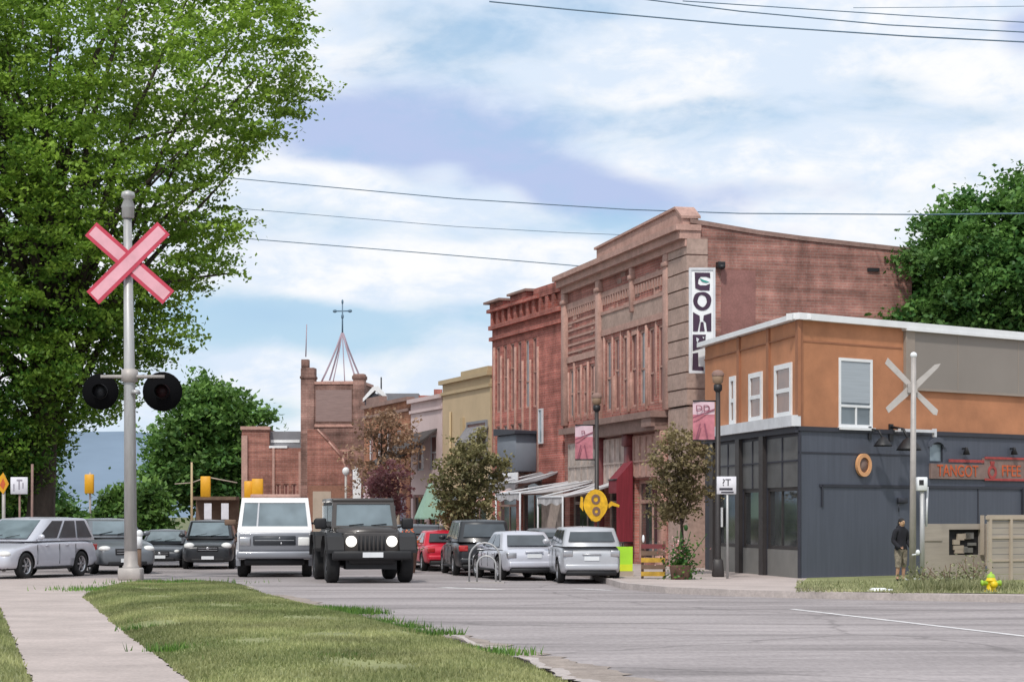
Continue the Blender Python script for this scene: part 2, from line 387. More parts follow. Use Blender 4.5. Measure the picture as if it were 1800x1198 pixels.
warp = wmath('ADD', wmath('MULTIPLY', wmath('SUBTRACT', n_mid, v=.5), v=1.0), wmath('MULTIPLY', wmath('SUBTRACT', n_fine, v=.5), v=.45))
bl, gr, wh = total(blobs_blue), total(blobs_grey), total(blobs_white)
clear = wmath('ADD', wmath('ADD', bl, wmath('MULTIPLY', wmath('SUBTRACT', n_big, v=.5), v=-1.6)), warp)
clear = wmath('SUBTRACT', clear, wmath('MULTIPLY', wh, v=.75))
clear = wrange(clear, -.08, .72)
shade = wmath('ADD', wmath('ADD', gr, wmath('MULTIPLY', wmath('SUBTRACT', n_dark, v=.5), v=1.2)), wmath('MULTIPLY', warp, v=.7))
shade = wmath('SUBTRACT', shade, wmath('MULTIPLY', wh, v=.75))
shade = wrange(shade, .02, .98)
skyk = N(nt, 'ShaderNodeMix', data_type='RGBA', blend_type='MIX'); skyk.inputs['Factor'].default_value = .55
sm = N(nt, 'ShaderNodeVectorMath', operation='SCALE'); sm.inputs['Scale'].default_value = .105; nt.links.new(sky.outputs[0], sm.inputs[0])
nt.links.new(sm.outputs[0], skyk.inputs['A']); skyk.inputs['B'].default_value = (.40,.66,.92,1)
puff = wrange(wmath('ADD', wmath('MULTIPLY', wmath('SUBTRACT', n_big, v=.5), v=1.5), wmath('MULTIPLY', warp, v=1.5)), -.30, .34)
light = wmix(puff, (.72,.82,.955,1), (.97,.975,.99,1))
cl = wmix(shade, light, (.48,.575,.83,1))
full = wmix(wmath('MULTIPLY', clear, v=.85), cl, skyk.outputs['Result'])
nt.links.new(full, bg.inputs['Color']); bg.inputs['Strength'].default_value = 1.03
sl = bpy.data.lights.new('sun', 'SUN'); sl.energy = 2.6; sl.angle = math.radians(4); sl.color = (1, .95, .88)
so = bpy.data.objects.new('sun', sl); C.objects.link(so)
sd = Vector((math.sin(SUN_AZ)*math.cos(SUN_EL), math.cos(SUN_AZ)*math.cos(SUN_EL), math.sin(SUN_EL)))
so.rotation_euler = sd.to_track_quat('Z', 'Y').to_euler(); so.location = sd*60
cam = bpy.data.cameras.new('camera'); cam.lens = 72; cam.sensor_width = 36; cam.shift_y = .17; cam.clip_end = 9000; cam.clip_start = .5
co = bpy.data.objects.new('camera', cam); C.objects.link(co); co.location = (0,0,CAMH); co.rotation_euler = (PI/2,0,0); sc.camera = co
sc.view_settings.view_transform = 'Standard'; sc.view_settings.look = 'None'; sc.view_settings.exposure = 0
sc.cycles.use_denoising = True; sc.cycles.max_bounces = 6; sc.cycles.transparent_max_bounces = 6

# ---------------------------------------------------------------- ground, road, pavements
def road_material():
    m, nt, b = nodes_of('worn_asphalt')
    tc = N(nt, 'ShaderNodeTexCoord')
    def nz(scale, s3, det=6, rough=.6, dist=0):
        mp = N(nt, 'ShaderNodeMapping'); mp.inputs['Scale'].default_value = s3; nt.links.new(tc.outputs['Object'], mp.inputs['Vector'])
        n = N(nt, 'ShaderNodeTexNoise', Scale=scale, Detail=det, Roughness=rough, Distortion=dist); nt.links.new(mp.outputs[0], n.inputs['Vector']); return n.outputs['Fac']
    def rg(s, a, b_, c, d):
        r = N(nt, 'ShaderNodeMapRange'); 
        for k, v in zip(('From Min','From Max','To Min','To Max'), (a,b_,c,d)): r.inputs[k].default_value = v
        nt.links.new(s, r.inputs['Value']); return r.outputs[0]
    def mu(a, b_):
        x = N(nt, 'ShaderNodeMath', operation='MULTIPLY'); nt.links.new(a, x.inputs[0]); nt.links.new(b_, x.inputs[1]); return x.outputs[0]
    big = rg(nz(.22, (.6,1.3,1), 5), .3, .7, .84, 1.14)
    streak = rg(nz(.5, (.22,1.6,1), 6, .65, .6), .36, .60, .64, 1.06)
    grain = rg(nz(14, (1,.35,1), 3, .7), .3, .7, .86, 1.14)
    vo = N(nt, 'ShaderNodeTexVoronoi', feature='DISTANCE_TO_EDGE', Scale=.17)
    mp = N(nt, 'ShaderNodeMapping'); mp.inputs['Scale'].default_value=(1,.8,1); nt.links.new(tc.outputs['Object'], mp.inputs['Vector'])
    wn = N(nt, 'ShaderNodeTexNoise', Scale=.9, Detail=4.0); nt.links.new(mp.outputs[0], wn.inputs['Vector'])
    ad = N(nt, 'ShaderNodeVectorMath', operation='ADD'); nt.links.new(mp.outputs[0], ad.inputs[0]); nt.links.new(wn.outputs['Color'], ad.inputs[1])
    nt.links.new(ad.outputs[0], vo.inputs['Vector'])
    crack = rg(vo.outputs['Distance'], 0, .012, .72, 1)
    f = mu(mu(mu(big, streak), grain), crack)
    mx = N(nt, 'ShaderNodeMix', data_type='RGBA', blend_type='MULTIPLY'); mx.inputs['Factor'].default_value = 1
    mx.inputs['A'].default_value = (.335,.30,.30,1); nt.links.new(f, mx.inputs['B'])
    nt.links.new(mx.outputs['Result'], b.inputs['Base Color']); b.inputs['Roughness'].default_value = .85; b.inputs['Specular IOR Level'].default_value=.25
    bp = N(nt, 'ShaderNodeBump', Strength=.3, Distance=.01); nt.links.new(grain, bp.inputs['Height']); nt.links.new(bp.outputs['Normal'], b.inputs['Normal'])
    return m
M['road'] = road_material()
def sheet(name, pts, z, m, kind='structure', bottom=None):
    mb = MB()
    top = [(p[0],p[1],z) for p in pts]
    if bottom is None: mb.add(top, [tuple(range(len(pts)))])
    else:
        n = len(pts); mb.add(top+[(p[0],p[1],bottom) for p in pts], [tuple(range(n))]+[(i,(i+1)%n,n+(i+1)%n,n+i) for i in range(n)])
    o = mb.build(name, m); tag(o, kind=kind); return o
sheet('ground', [(-4000,-200),(4000,-200),(4000,6000),(-4000,6000)], -.02, mat('scrubby_ground', (.13,.14,.06), .95, .3, .05))
sheet('road', [(-60,3),(40,3),(40,70),(14,110),(-8,150),(-24,190),(-48,190),(-30,120),(-22,75),(-60,66)], 0, 'road')
# hill: a broad ridge far away
mb = MB(); xs = np.linspace(-1500, 500, 81); rows = []
for j, (yy, k) in enumerate(((1450,0),(1600,.55),(1750,1),(2000,.9))):
    for x in xs:
        h = 82*math.exp(-((x+500)/400)**2)+10*math.exp(-((x+100)/300)**2)+3*math.sin(x*.021)+2*math.sin(x*.057+1)
        rows.append((x, yy, max(0, h*k)-.5))
nx = len(xs); mb.add(rows, [(j*nx+i, j*nx+i+1, (j+1)*nx+i+1, (j+1)*nx+i) for j in range(3) for i in range(nx-1)], 0, True)
tag(mb.build('hill', 'hill'), kind='structure')

def lofted(name, rows, m, zf, ncols=14, kind='structure', jitter=0.0):
    """rows: (py, px_left, px_right) read on the ground; zf(t, Y) the height across"""
    pys = [r[0] for r in rows]; fine = np.linspace(pys[0], pys[-1], 90)
    L = np.interp(fine, pys, [r[1] for r in rows]); R = np.interp(fine, pys, [r[2] for r in rows])
    vs, fs = [], []
    for i, py in enumerate(fine):
        a, b = G(L[i], py), G(R[i], py); ja, jb = rng.normal(0, jitter), rng.normal(0, jitter)
        a.x += ja; b.x += jb
        for k in range(ncols+1):
            t = k/ncols; p = a.lerp(b, t); vs.append((p.x, p.y, zf(t, i/89.0)))
    n = ncols+1
    for i in range(89):
        for k in range(ncols): fs.append((i*n+k, i*n+k+1, (i+1)*n+k+1, (i+1)*n+k))
    mb = MB(); mb.add(vs, fs, 0, True); o = mb.build(name, m); tag(o, kind=kind); return o, np.array(vs).reshape(90, n, 3)
def mound(h):
    def f(t, r):
        e = min(t, 1-t)*6; e = min(1, e); q = min(1, r*12)
        return .012+h*(e*e*(3-2*e))*q+.015*math.sin(t*9+r*17)*e
    return f
isl_rows = [(1022,262,330),(1025,225,385),(1029,200,425),(1036,170,446),(1045,152,462),(1051,147,490),(1060,158,520),(1070,168,568),(1085,185,632),(1100,202,690),(1128,236,800),(1160,284,905),(1197,330,985),(1240,382,1090)]
isl, isl_v = lofted('grass_verge', isl_rows, 'soil', mound(.10), 24, jitter=.015)
walk_rows = [(1043,-130,150),(1050,-60,149),(1060,-20,162),(1072,2,172),(1100,14,206),(1150,35,270),(1198,56,330),(1240,74,384)]
walk, _ = lofted('footpath', walk_rows, 'concrete', lambda t, r: .016, 6, jitter=.02)
lg_rows = [(1060,-260,-22),(1072,-260,0),(1100,-230,12),(1150,-200,33),(1198,-180,54),(1240,-180,72)]
lg, lg_v = lofted('grass_verge', lg_rows, 'soil', mound(.07), 12, jitter=.012)
ap, _ = lofted('concrete_apron', [(1016,-220,238),(1022,-220,262),(1029,-200,205),(1043,-140,153)], 'concrete', lambda t, r: .010, 6, jitter=.03)
# gravel shoulder and broken kerb along the verge
sh_rows = [(1045,455,500),(1068,562,600),(1085,630,680),(1128,800,870),(1160,905,1000),(1197,985,1150),(1240,1090,1330)]
lofted('gravel_shoulder', sh_rows, 'gravel', lambda t, r: .008, 6, jitter=.06)
kb_rows = [(1122,788,800),(1128,803,818),(1145,858,874),(1160,905,922),(1180,950,976),(1197,985,1016),(1240,1090,1136)]
lofted('kerb', kb_rows, 'kerb', lambda t, r: .05+.02*math.sin(r*37), 2, jitter=.02)
kb2 = [(1031,352,440),(1033,345,446),(1036,372,448)]
lofted('concrete_edging', kb2, 'kerb', lambda t, r: .03, 4, jitter=.05)
# right-hand pavement with its kerb and verge
PZ = .12
edge = [G(1800+300,1049,PZ), G(1800,1046,PZ), G(1500,1041,PZ), G(1300,1036,PZ), G(1180,1031,PZ), G(1104,1024,PZ)]
kerbline = edge+[Vector((2.0,51,0)), Vector((1.3,56,0)), Vector((-.9,66,0)), Vector((-3.6,76,0)), Vector((-6.6,85,0)), Vector((-10.2,97,0)), Vector((-12.5,106,0))]
inner = [Vector((-12,109,0)), Vector((-6,96,0)), Vector((2.2,76,0)), Vector((7,60,0)), Vector((18,62,0)), Vector((30,60,0)), Vector((28,40,0))]
sheet('pavement', [(p.x,p.y) for p in kerbline+inner], PZ, 'concrete', bottom=-.01)
mb = MB(); seg_n = []
for a, b in zip(kerbline[:-1], kerbline[1:]):
    d = (b-a); d.z = 0; d.normalize(); nn_ = Vector((-d.y, d.x, 0)); seg_n.append(nn_ if nn_.dot(Vector((-1,-1,0))) > 0 else -nn_)
off = []
for i in range(len(kerbline)):
    n_ = (seg_n[max(0,i-1)]+seg_n[min(i,len(seg_n)-1)]).normalized(); off.append(kerbline[i]+n_*.14)
for i in range(len(kerbline)-1):
    a, b, a2, b2_ = kerbline[i], kerbline[i+1], off[i], off[i+1]
    mb.add([(a.x,a.y,PZ+.008),(b.x,b.y,PZ+.008),(b2_.x,b2_.y,PZ+.008),(a2.x,a2.y,PZ+.008),(a2.x,a2.y,0),(b2_.x,b2_.y,0)], [(0,1,2,3),(3,2,5,4)])
tag(mb.build('kerb', 'kerb'), kind='structure')
vr_pts = [G(1396,1033,PZ), G(1500,1040,PZ), G(1660,1042,PZ), G(2100,1047,PZ), Vector((16.5,52.5,0)), Vector((12.7,51.2,0)), Vector((6.7,46.45,0))]
vg = sheet('verge', [(p.x,p.y) for p in vr_pts], PZ+.012, 'soil')
# road markings
def marking(a, b, w):
    a, b = Vector(a), Vector(b); d = (b-a).normalized(); n = Vector((-d.y,d.x,0))*w/2
    sheet('road_marking', [a+n, b+n, b-n, a-n], .005, 'white_line')
marking(G(1392,1070), G(1830,1121), .13)
marking(G(775,1032), G(880,1036), .30)
marking(G(1010,1034), G(1075,1037), .2)

# ---------------------------------------------------------------- leaves and grass
def leaf_mesh(name, centres, size, m, parent=None, flat=.35, shade=None, aspect=.62, axis=None):
    n = len(centres); c = np.asarray(centres, float)
    nrm = rng.normal(size=(n,3)); nrm[:,2] = np.abs(nrm[:,2])+flat; nrm /= np.linalg.norm(nrm, axis=1)[:,None]
    t = rng.normal(size=(n,3)); t -= nrm*(t*nrm).sum(1)[:,None]; t /= np.linalg.norm(t, axis=1)[:,None]
    b = np.cross(nrm, t); s = (size*rng.uniform(.6,1.35,n))[:,None]
    v = np.stack([c-t*s, c+b*s*aspect-nrm*s*.15, c+t*s, c-b*s*aspect-nrm*s*.15], 1).reshape(-1,3)
    me = bpy.data.meshes.new(name)
    me.vertices.add(4*n); me.vertices.foreach_set('co', v.ravel())
    me.loops.add(4*n); me.loops.foreach_set('vertex_index', np.arange(4*n, dtype=np.int32))
    me.polygons.add(n); me.polygons.foreach_set('loop_start', np.arange(0,4*n,4,dtype=np.int32)); me.polygons.foreach_set('loop_total', np.full(n,4,dtype=np.int32))
    me.update(calc_edges=True)
    at = me.attributes.new('shade', 'FLOAT', 'FACE')
    at.data.foreach_set('value', (rng.uniform(0,1,n) if shade is None else np.clip(shade,0,1)).astype(np.float32))
    me.materials.append(M[m]); o = bpy.data.objects.new(name, me); C.objects.link(o)
    if parent: o.parent = parent
    return o
def blades(name, base, h, m, w=.012, lean=.5, shade=None, parent=None):
    n = len(base); b = np.asarray(base, float); hh = h*rng.uniform(.45,1.4,n)
    a = rng.uniform(0,2*PI,n); d = np.stack([np.cos(a),np.sin(a),np.zeros(n)],1)*w
    a2 = rng.uniform(0,2*PI,n); tip = b+np.stack([np.cos(a2)*hh*lean*rng.uniform(0,1,n),np.sin(a2)*hh*lean*rng.uniform(0,1,n),hh],1)
    v = np.stack([b-d, b+d, tip],1).reshape(-1,3)
    me = bpy.data.meshes.new(name); me.vertices.add(3*n); me.vertices.foreach_set('co', v.ravel())
    me.loops.add(3*n); me.loops.foreach_set('vertex_index', np.arange(3*n,dtype=np.int32))
    me.polygons.add(n); me.polygons.foreach_set('loop_start', np.arange(0,3*n,3,dtype=np.int32)); me.polygons.foreach_set('loop_total', np.full(n,3,dtype=np.int32))
    me.update(calc_edges=True)
    at = me.attributes.new('shade','FLOAT','FACE'); at.data.foreach_set('value', (rng.uniform(0,1,n) if shade is None else np.clip(shade,0,1)).astype(np.float32))
    me.materials.append(M[m]); o = bpy.data.objects.new(name, me); C.objects.link(o)
    if parent: o.parent = parent
    return o
def scatter_on(V, n, over=.02):
    """random points on a lofted grid, by area"""
    r, c, _ = V.shape
    A = V[:-1,:-1]; B = V[:-1,1:]; D = V[1:,:-1]; E = V[1:,1:]
    area = np.linalg.norm(np.cross(B-A, D-A), axis=2).ravel(); p = area/area.sum()
    i = rng.choice(len(p), n, p=p); u = rng.uniform(-over,1+over,n)[:,None]; w = rng.uniform(0,1,n)[:,None]
    A,B,D,E = (q.reshape(-1,3)[i] for q in (A,B,D,E))
    return A*(1-u)*(1-w)+B*u*(1-w)+D*(1-u)*w+E*u*w
def turf_shade(p):
    x, y = p[:,0], p[:,1]
    f = .5+.22*np.sin(x*1.3+.7*y)+.18*np.sin(x*2.9-y*1.1+2)+.15*np.sin(y*.8+x*.4)
    return f*.7+rng.uniform(0,.5,len(p))-.1
pts = scatter_on(isl_v, 120000, .008); wn_ = np.sin(pts[:,0]*2.1+np.sin(pts[:,1]*.9)*2)+np.sin(pts[:,1]*1.3-pts[:,0]*.7)+np.sin(pts[:,0]*5+pts[:,1]*2.3)*.6+rng.normal(0,.5,len(pts)); pts = pts[wn_ < 1.35]; far = np.clip((pts[:,1]-18)/30, 0, 1)
g1 = blades('grass', pts, .04, 'grass', .011, .7, turf_shade(pts)-far*.25); tag(g1, kind='stuff')
pts = scatter_on(lg_v, 16000)
tag(blades('grass', pts, .05, 'grass', .012, .7, turf_shade(pts)*.8), kind='stuff')
# ragged clumps at the verge edge and in the lawn
def clump(px, py, n, r, h, m='grass', sh=(0,.5), z=0.04, w=.015):
    c = G(px, py); p = np.stack([c.x+rng.normal(0,r,n), c.y+rng.normal(0,r*.7,n), np.full(n,z)],1)
    return p
cl_pts = np.concatenate([clump(600,1082,900,.32,.2), clump(575,1078,500,.25,.2), clump(700,1108,260,.2,.1), clump(655,1098,200,.2,.1), clump(330,1098,260,.35,.1), clump(260,1112,160,.2,.1),
    clump(590,1171,300,.22,.1), clump(428,1170,140,.14,.1), clump(420,1172,140,.14,.1), clump(180,1040,500,.5,.1), clump(300,1028,500,.8,.1), clump(760,1120,220,.2,.1), clump(880,1156,200,.2,.1),
    clump(520,1148,140,.2,.1), clump(300,1150,160,.15,.1)])
tag(blades('tall_grass', cl_pts, .09, 'leaf_mid', .012, .6, rng.uniform(.2,.9,len(cl_pts))), kind='stuff')

def inside(poly, x, y):
    n = len(poly); r = np.zeros(len(x), bool); j = n-1
    for i in range(n):
        xi, yi = poly[i]; xj, yj = poly[j]
        c = ((yi > y) != (yj > y)) & (x < (xj-xi)*(y-yi)/(yj-yi+1e-9)+xi); r ^= c; j = i
    return r
def edge_dist(poly, x, y):
    d = np.full(len(x), 1e9)
    for i in range(len(poly)):
        a = np.array(poly[i], float); b = np.array(poly[(i+1)%len(poly)], float); ab = b-a
        t = np.clip(((x-a[0])*ab[0]+(y-a[1])*ab[1])/(ab@ab+1e-9), 0, 1)
        d = np.minimum(d, np.hypot(x-a[0]-t*ab[0], y-a[1]-t*ab[1]))
    return d
def sprays(cent, per, r, droop=.25, out=None, zf=.22):
    """leaf sprays: flattened clusters that reach outwards and hang at the tip"""
    n = len(cent); c = np.repeat(cent, per, 0)
    a = rng.uniform(0,2*PI,n); d = np.stack([np.cos(a),np.sin(a),rng.normal(-.05,.25,n)],1)
    if out is not None: d = d*.6+out*1.1
    d /= np.linalg.norm(d,axis=1)[:,None]; dd = np.repeat(d, per, 0)
    rr = np.repeat(r*rng.uniform(.6,1.4,n), per)
    t = rng.uniform(-1,1,n*per); off = dd*(t*rr)[:,None]*1.08+rng.normal(size=(n*per,3))*np.array([.42,.42,zf])*rr[:,None]
    off[:,2] -= droop*(np.maximum(t,0)**2)*rr
    return c+off
def crown_tree(name, label, cat, base, trunk_h, trunk_r, poly, Y, thick, nclump, per, r, leaf, m, group=None, limbs=14, shadef=None, bark='bark', gaps=0.0, minthick=.5, dense=None, zf=.22):
    """poly: the crown's outline in metres (x, z) relative to base, the volume bulges to +-thick in depth"""
    root = thing(name, label, cat, base, 0, group)
    P_ = np.array(poly); x0,x1,z0,z1 = P_[:,0].min(),P_[:,0].max(),P_[:,1].min(),P_[:,1].max()
    X, Z = [], []; cnt = 0
    while cnt < nclump*1.0:
        x = rng.uniform(x0,x1,4000); z = rng.uniform(z0,z1,4000); k = inside(poly,x,z); X.append(x[k]); Z.append(z[k]); cnt += k.sum()
    x = np.concatenate(X)[:nclump]; z = np.concatenate(Z)[:nclump]
    if dense:      # the shaded heart of the crown is fuller than its rim
        pxx = (x+base[0])/Y*FPX+CX; pyy = HOR-(z+base[2]-CAMH)/Y*FPX
        keep = (rng.uniform(0,1,len(x)) < .62) | (pxx < dense[0]-.35*np.maximum(0,dense[1]-pyy))
        x, z = x[keep], z[keep]; nclump = len(x)
    ed = edge_dist(poly,x,z); R = max(ed.max(),.01)
    half = np.maximum(minthick, thick*np.sqrt(np.clip(1-(1-ed/R)**2,0,1)))
    sgn = rng.uniform(-1,1,nclump); sgn = np.sign(sgn)*np.abs(sgn)**.6
    y = half*sgn
    if gaps:
        g = np.sin(x*1.9+z*1.1)+np.sin(z*2.7-x*1.3+y*1.7)+np.sin(x*.9+y*2.1)
        k = g > -1.2-.8*(1-gaps); x,y,z,ed = x[k],y[k],z[k],ed[k]
    cent = np.stack([x,y,z],1)
    cc = np.array([(x0+x1)/2, 0, z0+(z1-z0)*.4]); out = cent-cc; out /= (np.linalg.norm(out,axis=1)[:,None]+1e-6); out[:,2] *= .4
    lv = sprays(cent, per, r, out=out, zf=zf)
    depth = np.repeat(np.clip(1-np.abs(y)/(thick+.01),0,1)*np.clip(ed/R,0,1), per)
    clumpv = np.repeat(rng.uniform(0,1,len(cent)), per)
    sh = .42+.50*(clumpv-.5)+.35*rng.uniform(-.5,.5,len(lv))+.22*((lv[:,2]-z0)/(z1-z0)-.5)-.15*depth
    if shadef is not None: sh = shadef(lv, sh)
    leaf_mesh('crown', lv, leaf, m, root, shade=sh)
    mb = MB(); top = z0+(z1-z0)*.72; ct = np.array([(x0+x1)/2,0.0])
    tp = [Vector((0,0,-.1)), Vector((ct[0]*.05,0,trunk_h*.5)), Vector((ct[0]*.2,0,trunk_h)), Vector((ct[0]*.55,0,(trunk_h+top)/2)), Vector((ct[0]*.9,0,top))]
    mb.tube(tp, [trunk_r*1.25,trunk_r,trunk_r*.85,trunk_r*.5,trunk_r*.12], 10)
    idx = rng.choice(len(cent), min(limbs,len(cent)), replace=False)
    for i in idx:
        e = Vector(cent[i]); s = tp[2].lerp(tp[4], rng.uniform(0,.8)) if e.z > trunk_h else tp[2]
        mid = s.lerp(e,.5)+Vector((rng.normal(0,.1),rng.normal(0,.1),.12*(e-s).length))
        rr = trunk_r*rng.uniform(.18,.36); mb.tube([s,mid,e],[rr,rr*.6,rr*.15],6)
    mb.build('trunk', bark, root)
    return root
def to_local(pxpoly, Y, base):
    return [((px-CX)/FPX*Y-base[0], CAMH+(HOR-py)/FPX*Y-base[2]) for px,py in pxpoly]

# the big maple on the left
Yb = 62; base = Vector(((70-CX)/FPX*Yb, Yb, 0))
poly = to_local([(-330,-60),(505,-60),(530,10),(520,40),(548,62),(528,95),(560,158),(515,195),(490,225),(470,250),(425,265),(405,305),(408,370),(425,400),(375,440),(420,470),(365,495),(330,520),(310,550),(335,592),(330,615),(290,625),(240,645),(215,690),(185,725),(140,735),(105,775),(80,825),(40,870),(-30,900),(-330,860)], Yb, base)
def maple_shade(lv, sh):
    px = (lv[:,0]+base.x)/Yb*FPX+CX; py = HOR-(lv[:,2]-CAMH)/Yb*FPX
    lit = 1/(1+np.exp(-((px-90)/120.0-(py-380)/260.0)))     # sunlit look painted in: upper right boughs get a lighter leaf tone
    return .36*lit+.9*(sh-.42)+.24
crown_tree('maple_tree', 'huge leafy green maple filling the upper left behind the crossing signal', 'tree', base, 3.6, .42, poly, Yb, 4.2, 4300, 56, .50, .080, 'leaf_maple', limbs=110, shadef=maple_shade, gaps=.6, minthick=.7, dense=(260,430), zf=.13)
# trees further up the street and beyond the buildings
def tree_at(name, label, pxbase, Y, pxpoly, m, n, per, r, leaf, thick, th=2.0, tr=.2, **kw):
    b = Vector(((pxbase-CX)/FPX*Y, Y, 0)); cx_ = sum(p[0] for p in pxpoly)/len(pxpoly); cy_ = sum(p[1] for p in pxpoly)/len(pxpoly); q = []
    for i, p in enumerate(pxpoly):
        p2 = pxpoly[(i+1)%len(pxpoly)]
        for t in (0,.33,.67):
            k_ = 1+random.uniform(-.24,.12); q.append((cx_+(p[0]+(p2[0]-p[0])*t-cx_)*k_, cy_+(p[1]+(p2[1]-p[1])*t-cy_)*k_))
    pxpoly = q
    return crown_tree(name, label, 'tree', b, th, tr, to_local(pxpoly,Y,b), Y, thick, n, per, r, leaf, m, **kw)
tree_at('street_tree', 'rounded dark green tree behind the low brick block at the street end', 350, 125, [(262,900),(258,810),(270,750),(295,715),(305,690),(332,672),(365,664),(400,682),(440,690),(470,728),(455,770),(465,850),(440,905)], 'leaf_mid', 620, 34, .8, .19, 3.2, 2.2, .3, gaps=.2, limbs=10)
tree_at('street_tree', 'low bright green bushy tree just right of the crossing signal mast foot', 262, 100, [(235,950),(240,890),(250,860),(275,850),(292,885),(300,930),(290,955)], 'leaf_mid', 160, 34, .45, .15, .9, 1, .12, limbs=4)
tree_at('street_tree', 'pale green bush under the blue hill left of the signal mast', 195, 112, [(150,935),(165,905),(185,880),(205,858),(226,850),(240,872),(245,940)], 'leaf_mid', 240, 34, .5, .16, 1.2, 1, .14, limbs=5)
tree_at('street_tree', 'dark shadowy tree above the roof of the silver car', 40, 82, [(-200,935),(-200,800),(-60,770),(30,770),(85,800),(98,850),(80,900),(100,935)], 'leaf_dark', 520, 34, .55, .14, 1.6, 1.4, .2, limbs=8)
tree_at('roadside_shrub', 'grey green low shrub behind the silver car roof', 110, 100, [(60,950),(70,905),(95,880),(130,885),(150,915),(150,950)], 'leaf_mid', 120, 30, .4, .14, .8, .5, .08, limbs=3)
tree_at('garden_tree', 'dense dark green tree rising behind the orange building', 1720, 57, [(1562,560),(1556,480),(1572,448),(1602,428),(1622,395),(1655,362),(1685,335),(1712,345),(1735,365),(1765,318),(1800,300),(1880,280),(1960,330),(1990,460),(1970,600),(1560,600)], 'leaf_dark', 1250, 46, .42, .085, 2.6, 4, .3, gaps=.3, limbs=16)
tree_at('street_tree', 'bushy olive green street tree beside the patio awnings', 822, 58, [(768,905),(760,860),(765,815),(785,785),(800,760),(830,765),(855,755),(870,785),(892,815),(885,850),(865,885),(850,930),(815,945),(790,940)], 'leaf_olive', 270, 28, .2, .058, .9, .8, .08, limbs=14, gaps=.6)
tree_at('street_tree', 'russet brown thin street tree before the distant brick block', 668, 82, [(615,800),(622,765),(645,738),(670,722),(700,715),(722,745),(728,790),(715,840),(700,880),(660,890),(628,860)], 'leaf_brown', 170, 22, .34, .08, 1.0, 1.6, .08, limbs=16, gaps=.9)
tree_at('street_tree', 'wine red ornamental tree beside the green canopy', 690, 74, [(655,900),(650,850),(660,820),(685,800),(712,815),(722,860),(718,905)], 'leaf_burg', 80, 22, .25, .075, .6, 1.0, .07, limbs=8, gaps=.6)
tree_at('street_tree', 'sparse dusty olive street tree in front of the quoined corner pier', 1200, 49.5, [(1140,890),(1135,850),(1150,800),(1165,760),(1190,735),(1220,755),(1245,790),(1252,850),(1240,890),(1220,915),(1180,920),(1150,905)], 'leaf_sparse', 240, 26, .19, .048, .6, 1.2, .045, limbs=24, gaps=.9)

# ---------------------------------------------------------------- facades
def wall_panel(mb, x0, x1, z0, z1, openings, y=0.0, rev=.18, mi=0, top=None):
    """wall face at depth y with rectangular openings (xa, xb, za, zb) and their reveals"""
    xs = sorted({x0,x1,*[v for o in openings for v in o[:2] if x0 < v < x1]}); zs = sorted({z0,z1,*[v for o in openings for v in o[2:] if z0 < v < z1]})
    for i in range(len(xs)-1):
        for j in range(len(zs)-1):
            cx, cz = (xs[i]+xs[i+1])/2, (zs[j]+zs[j+1])/2
            if any(a<cx<b and c<cz<d for a,b,c,d in openings): continue
            mb.add([(xs[i],y,zs[j]),(xs[i+1],y,zs[j]),(xs[i+1],y,zs[j+1]),(xs[i],y,zs[j+1])], [(0,1,2,3)], mi)
    for a,b,c,d in openings:
        mb.add([(a,y,c),(b,y,c),(b,y,d),(a,y,d),(a,y+rev,c),(b,y+rev,c),(b,y+rev,d),(a,y+rev,d)], [(0,4,5,1),(1,5,6,2),(2,6,7,3),(3,7,4,0)], mi)
def window(root, a, b, c, d, fm, gm, y=0.12, fw=.06, cross=(), mull=(), name='window', bl=None, proud=0):
    """frame as the part, pane as the sub-part"""
    mb = MB()
    mb.box(a,b,y-.04-proud,y+.04,c,c+fw); mb.box(a,b,y-.04-proud,y+.04,d-fw,d); mb.box(a,a+fw,y-.04-proud,y+.04,c+fw,d-fw); mb.box(b-fw,b,y-.04-proud,y+.04,c+fw,d-fw)
    for z in cross: mb.box(a+fw,b-fw,y-.035-proud,y+.03,z-fw*.4,z+fw*.4)
    for (x,za,zb) in mull: mb.box(x-fw*.35,x+fw*.35,y-.03-proud,y+.03,za,zb)
    w = mb.build(name, fm, root)
    g = MB(); g.box(a+fw*.5,b-fw*.5,y-.005,y+.005,c+fw*.5,d-fw*.5); g.build('pane', gm, w)
    if bl: k = MB(); k.box(a+fw*1.05,b-fw*1.05,y-.02,y-.012,bl[0],bl[1]); k.build('blind', 'blind', w)
    return w
def facade_frame(far, near):
    d = Vector((near[0]-far[0], near[1]-far[1])); return math.atan2(d.y, d.x), d.length
def shell(mb, L, D, H, mi=0, front=False):
    """side, rear and roof faces of a block whose front is local y=0"""
    mb.add([(0,0,0),(0,D,0),(L,D,0),(L,0,0),(0,0,H),(0,D,H),(L,D,H),(L,0,H)], [(0,4,5,1),(1,5,6,2),(2,6,7,3)], mi)
def roof_slab(root, L, D, z, m='roofgrey', ov=0):
    mb = MB(); mb.add([(0-ov,0.05-ov,z),(L+ov,.05-ov,z),(L+ov,D+ov,z),(0-ov,D+ov,z)],[(0,1,2,3)]); return mb.build('roof', m, root)

